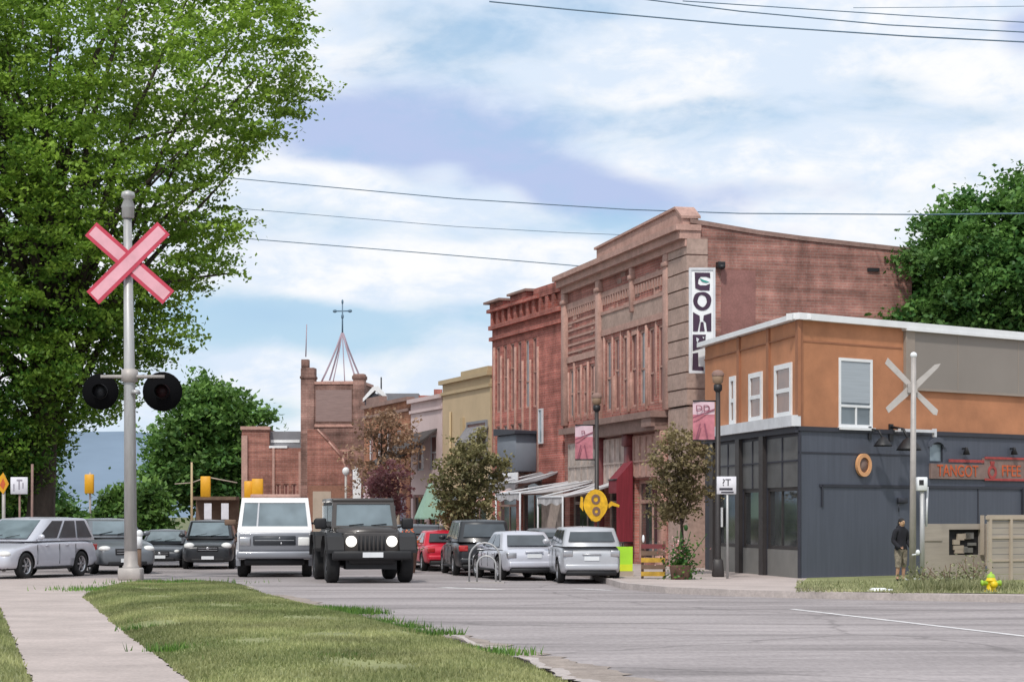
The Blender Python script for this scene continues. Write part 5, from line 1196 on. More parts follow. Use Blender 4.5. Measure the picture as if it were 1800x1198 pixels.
# pale feather flags far up the pavement
for px,Y,h0,h1,lab,m_ in ((621,88,880,818,'white curved feather flag above the off-roader roof','white'),(640,90,885,852,'short pink feather flag right of the white one','paleban'),(655,90,885,850,'short lilac feather flag furthest right of the three',None)):
    c=P(px,HOR,Y); c.z=0; k=Y/FPX; f=thing('feather_flag',lab,'flag',c,0,'feather flags up the pavement'); a=CAMH+(HOR-h1)*k; b=CAMH+(HOR-h0)*k
    mb=MB(); mb.tube([(0,0,0),(0,0,a)],.025,6); mb.build('pole','trim_white',f); mb=MB(); mb.prism([(0,b*.6),(.30,b*.7),(.34,a*.8),(.2,a*.97),(0,a)],-.02,.0); mb.build('flag_cloth',m_ or mat('lilac_cloth',(.5,.5,.72),.8,.2,4),f)
c=P(608,HOR,84); c.z=0; k=84/FPX; gl=thing('globe_lamp','slender lamp with a white globe left of the feather flags','lamp post',c); mb=MB(); t=CAMH+(HOR-832)*k; mb.tube([(0,0,0),(0,0,t)],.05,8); mb.build('pole','galv2',gl); mb=MB(); mb.ball((0,0,t+.1),(.15,.15,.17)); mb.build('globe','white',gl)

# ---------------------------------------------------------------- distant signals and signs
def signal_head(parent, x, y, z, s=1, back=False, m='signal'):
    mb=MB(); mb.bbox(x-.24*s,x+.24*s,y-.12,y+.12,z-.52*s,z+.52*s,.03,1); h=mb.build('signal_head',m,parent)
    for i in range(3):
        mb=MB(); mb.lathe([(.13*s,.12),(.14*s,.3),(.12*s,.3),(.11*s,.12)],12,'y',0,(x,y,z+(i-1)*.33*s)); mb.build('visor','yellow',h)
    return h
def far_pole(px,Y,label,top): 
    c=P(px,HOR,Y); c.z=0; return thing('traffic_signal',label,'traffic light',c,0,'yellow traffic signals up the street'), Y/FPX
t1,k=far_pole(157,105,'lone yellow traffic signal against the blue hill',835); zc=CAMH+(HOR-850)*k
signal_head(t1,0,0,zc,.95); mb=MB(); mb.tube([(.0,.2,0),(.0,.2,zc+.6)],.06,8); mb.tube([(0,.2,zc+.4),(0,.0,zc+.4)],.03,6); mb.build('pole','galv2',t1)
t2,k=far_pole(337,100,'traffic signal on the tall pole with a long arm',815); zc=CAMH+(HOR-855)*k
mb=MB(); mb.tube([(0,0,0),(0,0,CAMH+(HOR-812)*k)],[.075,.05],8); mb.build('pole','ochre2',t2)
mb=MB(); mb.tube([(0,0,CAMH+(HOR-848)*k),(27*k,0,CAMH+(HOR-838)*k),(80*k,0,CAMH+(HOR-848)*k)],.03,6); mb.tube([(0,0,CAMH+(HOR-848)*k),(-30*k,0,CAMH+(HOR-850)*k)],.025,6); mb.build('mast_arm','beige2',t2)
signal_head(t2,25*k,-.1,zc,.98)
t3,k=far_pole(453,98,'pair of yellow signal heads just above the white van',840); zc=CAMH+(HOR-862)*k
signal_head(t3,0,-.05,zc,1.1); signal_head(t3,-16*k,.12,zc,.9); mb=MB(); mb.tube([(-8*k,.15,0),(-8*k,.15,zc+.55)],.07,8); mb.build('pole','galv2',t3); mb=MB(); mb.box(-16*k,0,.1,.16,zc+.2,zc+.28); mb.build('bracket_arm','galv2',t3)
c=P(34,HOR,55.5); c.z=0; k=55.5/FPX; ws=thing('street_sign','square white street sign on a dark post at the left edge','sign',c); zz=lambda py: CAMH+(HOR-py)*k
mb=MB(); mb.bbox(-15*k,15*k,-.04,0,zz(868),zz(838),.01,1); mb.build('sign_plate','signplate',ws); mb=MB(); mb.tube([(21*k,.05,0),(22*k,.05,zz(815))],.035,8); mb.tube([(0,.04,0),(0,.04,zz(840))],.03,6); mb.build('post','stone_dark',ws)
mb=MB(); mb.box(-4*k,6*k,-.045,-.04,zz(845),zz(842)); mb.box(-1*k,1.5*k,-.045,-.04,zz(860),zz(845)); mb.box(-10*k,-8*k,-.045,-.04,zz(863),zz(850)); mb.box(6*k,8*k,-.045,-.04,zz(858),zz(848)); mb.build('lettering',mat('faded_ink',(.3,.28,.33),.7,.1,3),ws)
c=P(6,HOR,56); c.z=0; k=56/FPX; yd=thing('warning_sign','orange and yellow patterned sign at the far left edge','sign',c); zz=lambda py: CAMH+(HOR-py)*k
mb=MB(); mb.prism([(-16*k,zz(850)),(0,zz(868)),(10*k,zz(850)),(0,zz(830))],-.03,0); mb.build('sign_plate','signal',yd); mb=MB(); mb.prism([(-6*k,zz(852)),(0,zz(860)),(4*k,zz(850)),(0,zz(840))],-.035,-.03); mb.build('sign_symbol','orangeink',yd); mb=MB(); mb.tube([(0,.03,0),(0,.03,zz(835))],.05,6); mb.build('post','galv2',yd)
# white utility cabinet and small shelter beneath the signals
c=P(372,HOR,104); c.z=0; k=104/FPX; uc=thing('bus_shelter','dim shelter with two pale panels under the far trees','shelter',c); zz=lambda py: CAMH+(HOR-py)*k
mb=MB(); mb.box(-35*k,42*k,0,1.5,zz(878),zz(872)); mb.build('roof','wood',uc)
for x in (-6,24):
    mb=MB(); mb.box((x-7)*k,(x+6)*k,-.03,.0,zz(912),zz(884)); mb.build('side_panel','signplate',uc)
mb=MB(); mb.box(-35*k,42*k,1.4,1.5,0,zz(878)); mb.build('back_wall','wood',uc)

# ---------------------------------------------------------------- overhead cables
def cable(label, pts, r, Ys):
    if not isinstance(Ys,(list,tuple)): Ys=[Ys]*len(pts)
    V=[P(px,py,Y) for (px,py),Y in zip(pts,Ys)]; out=[]
    for i in range(len(V)-1):
        for t in np.linspace(0,1,10)[:-1]: out.append(V[i].lerp(V[i+1],t))
    out.append(V[-1]); o=V[0].copy(); mb=MB(); mb.tube([p-o for p in out],r,6); q=mb.build('overhead_cable','cable'); q.location=o; tag(q,label,'cable','overhead cables across the sky'); return q
cable('top cable of three crossing between the maple and the brick roof',[(-80,270),(440,316),(800,349),(1100,368),(1300,375),(1620,377),(1900,374)],.017,[82,78,73,68,64,54,50])
cable('faint middle cable of three running from the maple',[(-80,330),(440,368),(620,383),(800,398),(1000,409),(1180,416)],.011,80)
cable('lowest cable of three ending at the mauve brick cornice',[(-80,380),(455,421),(740,444),(1025,468),(1060,472)],.016,[78,76,74,72,71])
cable('lowest and darkest cable across the top right corner',[(860,3),(1000,17),(1300,44),(1600,64),(1900,79)],.014,40)
cable('second cable up in the top right corner',[(1100,-5),(1300,20),(1560,44),(1900,62)],.012,40)
cable('third cable up in the top right corner',[(1200,2),(1400,15),(1600,28),(1900,45)],.010,40)
cable('faint upper cable at the very top right corner',[(1500,14),(1650,13),(1900,10)],.006,40)

# ---------------------------------------------------------------- vehicles
def wheel(parent, x, y, R, w, rimm='rim', spokes=6):
    """tyre + rim under one wheel; the outer face looks away from the car's middle"""
    s = 1 if y > 0 else -1
    e = MB(); e.lathe([(0,-w*.3),(R*.25,-w*.3),(R*.25,w*.3),(0,w*.3)],12,'y'); h = e.build('wheel','trim_black',parent); h.location=(x,y,R)
    t = MB(); t.lathe([(R*.62,-w*.5),(R*.90,-w*.5),(R*.985,-w*.38),(R,-w*.2),(R,w*.2),(R*.985,w*.38),(R*.90,w*.5),(R*.62,w*.5),(R*.60,0),(R*.62,-w*.5)],28,'y'); t.build('tyre','tyre',h)
    r = MB(); o = s*w*.42
    r.lathe([(R*.63,s*w*.46),(R*.56,o),(R*.54,s*w*.1),(R*.54,-s*w*.3)],28,'y',0)
    r.lathe([(R*.54,s*w*.05),(0,s*w*.05)],28,'y',1)
    for k in range(spokes):
        a = 2*PI*k/spokes; d = Vector((math.cos(a),0,math.sin(a))); n = Vector((-math.sin(a),0,math.cos(a)))
        p = [d*R*.10+n*R*.07, d*R*.57+n*R*.075, d*R*.57-n*R*.075, d*R*.10-n*R*.07]
        r.add([(q.x,o*.96,q.z) for q in p]+[(q.x,o*.5,q.z) for q in p],[(0,1,2,3),(0,4,5,1),(2,6,7,3)],0)
    r.lathe([(0,o),(R*.12,o*.98),(R*.14,o*.6)],14,'y',0)
    r.build('rim',[rimm,'trim_black'],h,False)
    return h
def make_car(name, label, loc, heading, scale, spec, cat='car', group=None):
    S = dict(L=4.7,W=1.84,hood=.98,belt=1.04,roof=1.68,zb=.24,cowl=.95,wf=.35,wr=-1.95,rb=-2.2,deck=None,R=.33,wb=(1.45,-1.35),paint='silver',rimm='rim',glass='car_glass',front=True,grille='trim_black',roofw=.74,rack=False,nose=.68,plates=True,wcut=1.22,lamp=(.50,.16))
    S.update(spec)
    rot = math.atan2(heading[1], heading[0]); root = thing(name,label,cat,loc,rot,group,scale)
    L,Wd = S['L']/2, S['W']/2; belt,hood,zb = S['belt'],S['hood'],S['zb']
    st = [(L-.01,zb+.14,S['nose']-.06,.72),(L-.06,zb+.03,S['nose']+.04,.85),(L-.22,zb,hood-.14,.94),(L-.5,zb,hood-.06,.985),(S['cowl']+.1,zb,hood+.0,1.0),(S['cowl']-.25,zb,belt-.01,1.0),(0,zb-.02,belt,1.0),(S['rb']+.9,zb-.02,belt+.01,1.0),(-L+.5,zb,(S['deck'] or belt)+.0,.985),(-L+.16,zb+.03,(S['deck'] or belt)-.04,.93),(-L+.04,zb+.10,(S['deck'] or belt)-.16,.88),(-L,zb+.2,(S['deck'] or belt)-.26,.82)]
    vs,fs=[],[]
    def sect(x,z0,z1,wk):
        w=Wd*wk; return [(x,0,z1),(x,w*.55,z1-.004),(x,w*.86,z1-.025),(x,w*.965,z1-.085),(x,w,z0+(z1-z0)*.62),(x,w*1.0,z0+(z1-z0)*.38),(x,w*.985,z0+.11),(x,w*.90,z0),(x,0,z0)]
    half=[sect(*s) for s in st]; n=9; ring=[]
    for h in half:
        full=h+[(p[0],-p[1],p[2]) for p in h[-2:0:-1]]; ring.append(full)
    m_=len(ring[0])
    for r in ring: vs+=r
    for i in range(len(ring)-1):
        for k in range(m_): fs.append((i*m_+k,i*m_+(k+1)%m_,(i+1)*m_+(k+1)%m_,(i+1)*m_+k))
    fs.append(tuple(range(m_))); fs.append(tuple(range((len(ring)-1)*m_,len(ring)*m_))[::-1])
    mb=MB(); mb.add(vs,fs,0,True); body=mb.build('body',[S['paint'],'trim_black'],root)
    sb=body.modifiers.new('s','SUBSURF'); sb.levels=2; sb.render_levels=2; bake(body)
    cut=MB()
    for wx_ in S['wb']:
        for sg_ in (-1,1): 
            a,b=(Wd*.62,Wd*1.2); a,b=(a,b) if sg_>0 else (-b,-a)
            cut.lathe([(0,a),(S['R']*S['wcut'],a),(S['R']*S['wcut'],b),(0,b)],28,'y',0,(wx_,0,S['R']))
    cu=cut.build('cutter','trim_black'); cu.parent=root
    bo=body.modifiers.new('b','BOOLEAN'); bo.operation='DIFFERENCE'; bo.object=cu; bo.solver='EXACT'; bake(body)
    bpy.data.objects.remove(cu)
    me=body.data
    while len(me.materials)>2: me.materials.pop()
    if len(me.materials)<2:
        me.materials.clear(); me.materials.append(M[S['paint']]); me.materials.append(M['trim_black'])
    for p in me.polygons:
        c_=p.center; mi=0
        for wx_ in S['wb']:
            d=math.hypot(c_.x-wx_,c_.z-S['R'])
            if d<S['R']*S['wcut']+.012 and abs(c_.y)>Wd*.6 and (abs(c_.y)<Wd*.99 and (abs(p.normal.y)<.3 or abs(c_.y)<Wd*.66)): mi=1
        if c_.z<zb+.06 and p.normal.z<.2: mi=1
        p.material_index=mi; p.use_smooth = mi==0
    # cabin
    x0,x1,x2,x3=S['cowl'],S['wf'],S['wr'],S['rb']; wb_,wt=Wd*.93,Wd*S['roofw']; zr=S['roof']; zB=belt-.03
    bm=bmesh.new()
    co_=[(x0,wb_*.90,zB),(x0-.25,wb_,zB),(x3+.1,wb_,zB),(x3,wb_*.92,zB),(x1,wt*.92,zr-.03),(x1-.3,wt,zr-.02),(x2+.15,wt,zr-.03),(x2,wt*.94,zr-.06)]
    A=[bm.verts.new(p) for p in co_]; Bv=[bm.verts.new((p[0],-p[1],p[2])) for p in co_]
    T1,T2=[bm.verts.new((x1-.35,0,zr+.015)),bm.verts.new((x2+.2,0,zr+.01))]
    for f in ((A[0],A[1],A[5],A[4]),(A[1],A[2],A[6],A[5]),(A[2],A[3],A[7],A[6]),(Bv[0],Bv[4],Bv[5],Bv[1]),(Bv[1],Bv[5],Bv[6],Bv[2]),(Bv[2],Bv[6],Bv[7],Bv[3]),
              (A[0],A[4],Bv[4],Bv[0]),(A[3],Bv[3],Bv[7],A[7]),(A[4],A[5],T1),(A[5],A[6],T2,T1),(A[6],A[7],T2),(Bv[4],T1,Bv[5]),(Bv[5],T1,T2,Bv[6]),(Bv[6],T2,Bv[7]),(A[4],T1,Bv[4]),(A[7],Bv[7],T2)): bm.faces.new(f)
    bmesh.ops.recalc_face_normals(bm,faces=bm.faces)
    roof_e=[e for e in bm.edges if all(v.co.z>zr-.2 for v in e.verts) and abs(e.verts[0].co.y)>.01 and abs(e.verts[1].co.y)>.01]
    bmesh.ops.bevel(bm,geom=roof_e,offset=.05,segments=3,affect='EDGES',profile=.5)
    mb=MB(); mb.frombm(bm,0,True); cab=mb.build('cabin_roof',S['paint'],root)
    for p in cab.data.polygons: p.use_smooth=True
    def pane(q,name,m,ins=.05,off=.012,parent=root):
        q=[Vector(p) for p in q]; c_=sum(q,Vector())/4; nn=(q[1]-q[0]).cross(q[3]-q[0]).normalized()
        if nn.dot(c_-Vector((-.3,0,belt)))<0: nn=-nn
        q2=[]
        for i in range(4):
            e1=(q[(i+1)%4]-q[i]).normalized(); e2=(q[i-1]-q[i]).normalized(); s_=max(.3,e1.cross(e2).length); q2.append(q[i]+(e1+e2)*ins/s_)
        g=MB(); g.add([p+nn*off for p in q2]+[p-nn*.004 for p in q2],[(0,1,2,3),(0,4,5,1),(1,5,6,2),(2,6,7,3),(3,7,4,0)]); return g.build(name,m,parent)
    pane([(x0,wb_*.90,zB+.05),(x0,-wb_*.90,zB+.05),(x1,-wt*.92,zr-.05),(x1,wt*.92,zr-.05)],'windscreen','wind_glass' if S['front'] else S['glass'],.06)
    pane([(x3,wb_*.92,zB+.08),(x3,-wb_*.92,zB+.08),(x2,-wt*.94,zr-.08),(x2,wt*.94,zr-.08)],'rear_window',S['glass'],.08)
    for sg_ in (1,-1):
        lo=lambda t:Vector((x0-.30+(x3+.22-x0+.30)*t, sg_*(wb_+.0),zB+.06)); hi=lambda t:Vector((x1-.33+(x2+.2-x1+.33)*t, sg_*wt,zr-.07))
        for (a,b) in ((.0,.36),(.375,.70),(.715,1.0)) if S['deck'] is None else ((.0,.47),(.49,.95)):
            pane([lo(a),lo(b),hi(b),hi(a)],'side_window',S['glass'],.03,.014)
        for xx in ((.45,-.6) if S['deck'] is None else (.25,-.75)):
            h=MB(); h.bbox(xx-.09,xx+.09,sg_*Wd*.985-.012,sg_*Wd*.985+.018,belt-.17,belt-.14,.008,1); h.build('door_handle',S['paint'],root)
        mm=MB(); mm.ball((x0-.32,sg_*(Wd+.08),belt+.09),(.07,.12,.085),10); mm.tube([(x0-.32,sg_*Wd*.9,belt+.02),(x0-.32,sg_*(Wd+.05),belt+.06)],.025,6); mm.build('mirror',S.get('mirror',S['paint']),root)
        for (xx) in S['wb']: wheel(root,xx,sg_*(Wd-.115),S['R'],.215,S['rimm'])
        # lamps
        lw,lh=S['lamp']; hl=MB(); hz_=S['nose']+.02 if S.get('hz') is None else S['hz']
        hl.ball((L-.19,sg_*(Wd*.70),hz_),(.17,Wd*lw*.42,lh*.62),14); hl.build('headlight','lens',root)
        tl=MB(); zt_=(S['deck'] or belt)-.16; tl.bbox(-L-.005,-L+.28,min(sg_*Wd*.60,sg_*Wd*.905),max(sg_*Wd*.60,sg_*Wd*.905),zt_-.17 if S['deck'] is None else zt_-.15,zt_+.02,.03,2); tl.build('taillight',S.get('tail','lens_red'),root)
        # rocker strip and wheel seam lines
        rk=MB(); rk.bbox(S['wb'][1]+S['R']*1.35,S['wb'][0]-S['R']*1.35,sg_*Wd*.975-.02,sg_*Wd*.975+.02,zb+.02,zb+.09,.015,1); rk.build('rocker_strip','trim_black',root)
        for xx in ((x0-.28,-.18,-1.05) if S['deck'] is None else (x0-.25,-.15,-1.0)):
            sm_=MB(); sm_.box(xx-.006,xx+.006,sg_*Wd*1.0-.012,sg_*Wd*1.0+.003,zb+.16,belt-.12); sm_.build('door_seam','trim_black',root)
    if S['front']:
        wv=MB(); 
        for y0_ in (-.55,.05): wv.tube([(x0-.02,y0_*Wd,zB+.10),(x0-.10,(y0_+.45)*Wd,zB+.18)],.010,5)
        wv.build('wiper','trim_black',root)
        for sg_ in (1,-1):
            fl_=MB(); fl_.ball((L-.10,sg_*Wd*.62,zb+.16),(.06,.09,.055),10); fl_.build('fog_lamp','lens',root)
    else:
        hb=MB(); hb.bbox(-L-.03,-L+.05,-Wd*.30,Wd*.30,zb+.60,zb+.64,.01,1); hb.build('tailgate_handle','rim' if S['deck'] is None else S['paint'],root)
        ant=MB(); ant.tube([(x2+.3,.2,zr-.02),(x2+.12,.2,zr+.22)],.008,5); ant.build('aerial','trim_black',root)
    ssm=MB(); ssm.tube([(S['cowl']+.12,-Wd*.80,hood+.004),(S['cowl']+.16,0,hood+.012),(S['cowl']+.12,Wd*.80,hood+.004)],.012,5); ssm.build('bonnet_seam','trim_black',root)
    g=MB(); g.bbox(L-.10,L+.012,-Wd*.40,Wd*.40,S['nose']-.16,S['nose']+.03,.02,2); gr=g.build('grille',S['grille'],root)
    e=MB()
    for k in range(2): e.box(L+.012,L+.02,-Wd*.36,Wd*.36,S['nose']-.115+k*.075,S['nose']-.10+k*.075)
    e.ball((L+.02,0,S['nose']-.05),(.015,.06,.05),10); e.build('grille_bar','rim',gr)
    fb=MB(); fb.bbox(L-.16,L-.005,-Wd*.62,Wd*.62,zb+.03,zb+.15,.03,2); fb.build('lower_intake','trim_black',root)
    rbm=MB(); rbm.bbox(-L-.045,-L+.3,-Wd*.86,Wd*.86,zb+.16,zb+.34,.05,2); rbm.build('rear_bumper',S.get('bumper',S['paint']),root)
    rd=MB(); rd.bbox(-L-.02,-L+.2,-Wd*.80,Wd*.80,zb+.0,zb+.15,.03,1); rd.build('rear_valance','trim_black',root)
    pl=MB(); pl.box(-L-.02,-L+.01,-.22,.22,zb+.44,zb+.56); pl.build('licence_plate','plate',root)
    pl=MB(); pl.box(L+.012,L+.03,-.22,.22,zb+.12,zb+.235); pl.build('licence_plate','plate',root)
    if S['rack']:
        for sg_ in (1,-1):
            r_=MB(); r_.tube([(x1-.4,sg_*wt*.86,zr-.0),(x1-.5,sg_*wt*.86,zr+.07),(x2+.3,sg_*wt*.86,zr+.06),(x2+.2,sg_*wt*.86,zr-.02)],.022,6); r_.build('roof_rail','trim_black',root)
    return root
def gz(px,py): return G(px,py)
SEDAN=dict(L=4.6,W=1.80,hood=.86,belt=.94,roof=1.44,cowl=.85,wf=.15,wr=-1.15,rb=-1.75,deck=.98,R=.32,nose=.60)
SUV=dict(L=4.75,W=1.88,hood=1.04,belt=1.12,roof=1.76,cowl=.95,wf=.45,wr=-2.0,rb=-2.26,R=.36,nose=.74,roofw=.78)
VAN=dict(L=4.8,W=1.9,hood=1.0,belt=1.08,roof=1.72,cowl=1.25,wf=.30,wr=-2.0,rb=-2.3,R=.33,nose=.68,roofw=.80)
make_car('parked_car','silver people carrier angled at the left edge of the street',Vector((-12.15,51.4,0)),(-.33,-.94),.87,dict(VAN,paint='silver',R=.37,wb=(1.52,-1.38),wcut=1.15))
make_car('moving_car','dark grey hatchback half hidden behind the silver people carrier',Vector((-10.95,55.6,0)),(.42,-.90),.88,dict(SUV,paint='greycar',roof=1.66))
make_car('moving_car','low dark grey sedan left of the charcoal off-roader in the queue',Vector(((292-CX)/FPX*62,62,0)),(.06,-1),.78,dict(SEDAN,paint='navy',lamp=(.3,.12)))
make_car('moving_car','charcoal sport utility car waiting left of the white van',Vector(((366-CX)/FPX*60,60.5,0)),(.10,-1),.80,dict(SUV,paint='blackcar',lamp=(.5,.2),nose=.80,hz=.84))
make_car('parked_car','nearest silver wagon parked tail out on the right',Vector(((1027-CX)/FPX*46.2+.0,48.0,0)),(-.10,1),.775,dict(SUV,paint='silver2',front=False,L=4.5,W=1.84,roof=1.66,tail='rim'))
make_car('parked_car','silver sedan parked second from the sandwich board',Vector(((905-CX)/FPX*48.5,50.1,0)),(-.26,1),.80,dict(SEDAN,paint='silver',front=False,R=.36,roof=1.46,tail='rim'))
make_car('parked_car','small dark estate car squeezed between the two silver parked cars',Vector(((968-CX)/FPX*54,54.4,0)),(-.2,1),.80,dict(SUV,paint='greycar',front=False,roof=1.52))
make_car('parked_car','black sport utility car parked between the red and silver cars',Vector(((833-CX)/FPX*52,54,0)),(-.16,1),.80,dict(SUV,paint='blackcar',front=False,roof=1.80,))
make_car('parked_car','red hatchback parked furthest along on the right',Vector(((768-CX)/FPX*56,58.2,0)),(-.2,1),.78,dict(SEDAN,paint='redcar',front=False,roof=1.45))
make_car('parked_car','dark car half hidden behind the black off-roader',Vector(((722-CX)/FPX*60,62,0)),(-.25,1),.82,dict(SUV,paint='navy',front=False,roof=1.56))

# black boxy off-roader coming towards the camera
def make_jeep(loc, heading, scale):
    root=thing('off_roader','black boxy off-roader with round headlights coming down the street','car',loc,math.atan2(heading[1],heading[0]),None,scale)
    mb=MB(); mb.bbox(-1.75,.85,-.76,.76,.55,1.12,.05,2); mb.bbox(.8,1.72,-.62,.62,.55,1.06,.06,2); mb.build('body','jeep',root)
    mb=MB(); mb.add([(.62,-.70,1.12),(.62,.70,1.12),(1.70,.60,1.07),(1.70,-.60,1.07),(.62,-.70,1.20),(.62,.70,1.20),(1.72,.56,1.10),(1.72,-.56,1.10),(.62,0,1.24),(1.74,0,1.13)],[(4,8,9,7),(8,5,6,9),(0,4,7,3),(1,2,6,5),(3,7,9,6,2)],0,True); mb.build('hood','jeep',root)
    mb=MB(); mb.bbox(1.70,1.78,-.60,.60,.62,1.09,.03,2); gr=mb.build('grille','jeep',root)
    mb=MB()
    for i in range(7): y=-.27+i*.09; mb.bbox(1.775,1.787,y-.025,y+.025,.70,1.02,.01,1)
    mb.build('grille_slot','trim_black',gr)
    for s in (1,-1):
        mb=MB(); mb.lathe([(.115,0),(.12,.03),(.10,.035),(0,.055)],20,'x',0,(1.77,s*.44,.90)); mb.build('headlight','lens_lit',root)
        mb=MB(); mb.lathe([(.05,0),(.05,.025),(0,.03)],12,'x',0,(1.77,s*.70,.82)); mb.build('indicator',mat('amber_lens',(.5,.16,.02),.3,.1,3),root)
        # fender flares
        for (xc) in (1.25,-1.25):
            pts_=[(xc+.62,.72),(xc+.52,1.0),(xc+.25,1.09),(xc-.30,1.09),(xc-.55,.90),(xc-.62,.62)]; out=[]; inn=[(a*1.0,b-.07) for a,b in pts_]
            mb=MB()
            for i in range(5): mb.prism([pts_[i],pts_[i+1],inn[i+1],inn[i]],min(s*.60,s*.98),max(s*.60,s*.98))
            mb.prism([pts_[0],pts_[1],pts_[2],(xc+.25,.95),(xc+.48,.72)],s*.955,s*.985); mb.build('fender_flare','trim_black',root)
            wheel(root,xc,s*.80,.43,.27,'darkrim',5)
        mb=MB(); mb.bbox(-.45,.45,min(s*.74,s*.775),max(s*.74,s*.775),.6,1.14,.02,1); d=mb.build('door','jeep',root); mb=MB(); mb.box(-.35,-.2,s*.79-.015,s*.79+.015,1.0,1.03); mb.build('handle','trim_black',d)
        mb=MB(); mb.bbox(.42,.58,min(s*.84,s*1.09),max(s*.84,s*1.09),1.16,1.40,.04,2); mb.tube([(.5,s*.7,1.18),(.5,s*.9,1.24)],.025,6); mb.build('mirror','trim_black',root)
        mb=MB(); mb.box(-1.65,-.55,s*.695-.006,s*.695+.012,1.24,1.68); mb.build('side_window','car_glass',root); mb=MB(); mb.box(-.45,.42,s*.695-.006,s*.695+.012,1.24,1.68); mb.build('side_window','car_glass',root)
        mb=MB(); mb.bbox(-1.82,-1.74,min(s*.6,s*.74),max(s*.6,s*.74),.8,1.0,.02,1); mb.build('taillight','lens_red',root)
    mb=MB(); mb.add([(-1.75,-.72,1.12),(-1.75,.72,1.12),(.5,.72,1.12),(.5,-.72,1.12),(-1.72,-.66,1.78),(-1.72,.66,1.78),(.28,.66,1.78),(.28,-.66,1.78)],[(0,4,5,1),(1,5,6,2),(3,7,4,0)]); mb.build('cabin','trim_black',root)
    mb=MB(); mb.bbox(-1.78,.36,-.69,.69,1.74,1.84,.04,2); mb.build('hard_top','jeep',root)
    def fr(y,z,o=0): t=(z-1.12)/(1.76-1.12); return (.62-.27*t+o, y*(1-.08*t), z)
    mb=MB()
    for (ya,yb,za,zb_) in ((-.74,.74,1.14,1.235),(-.74,.74,1.71,1.80),(-.74,-.64,1.235,1.71),(.64,.74,1.235,1.71)):
        q=[fr(ya,za),fr(yb,za),fr(yb,zb_),fr(ya,zb_)]; q2=[fr(ya,za,-.06),fr(yb,za,-.06),fr(yb,zb_,-.06),fr(ya,zb_,-.06)]; mb.add(q+q2,[(0,1,2,3),(0,4,5,1),(1,5,6,2),(2,6,7,3),(3,7,4,0)])
    ws_=mb.build('windscreen_frame','jeep',root)
    mb=MB(); mb.add([fr(-.65,1.225,-.02),fr(.65,1.225,-.02),fr(.65,1.72,-.02),fr(-.65,1.72,-.02)],[(0,1,2,3)]); mb.build('windscreen','wind_glass',ws_)
    mb=MB(); mb.tube([fr(-.35,1.24,.01),fr(-.02,1.27,.015)],.012,5); mb.tube([fr(.15,1.24,.01),fr(.5,1.27,.015)],.012,5); mb.build('wiper','trim_black',ws_)
    mb=MB(); mb.box(.30,.305,-.02,.12,1.58,1.66); mb.ball((.18,.32,1.36),(.06,.12,.12),10); mb.ball((.18,-.32,1.36),(.06,.12,.12),10)
    mb.build('seat_headrest','trim_black',root)
    mb=MB(); mb.bbox(1.80,2.02,-.86,.86,.50,.70,.05,2); mb.bbox(1.74,1.9,-.5,.5,.42,.60,.03,1); mb.build('front_bumper','trim_black',root)
    mb=MB(); mb.box(2.02,2.035,-.22,.22,.56,.67); mb.build('licence_plate','plate',root)
    mb=MB(); mb.box(1.3,1.78,-.55,.55,.30,.55); mb.bbox(-1.5,1.3,-.5,.5,.30,.55,.04,1); mb.build('chassis','trim_black',root)
    mb=MB(); mb.tube([(1.25,-.8,.43),(1.25,.8,.43)],.06,8); mb.tube([(-1.25,-.8,.43),(-1.25,.8,.43)],.06,8); mb.build('axle','trim_black',root)
    mb=MB(); mb.bbox(-1.92,-1.76,-.84,.84,.5,.68,.04,2); mb.build('rear_bumper','trim_black',root)
    return root
make_jeep(Vector(((634-CX)/FPX*48.4,48.6,0)),(.20,-1),1.06)
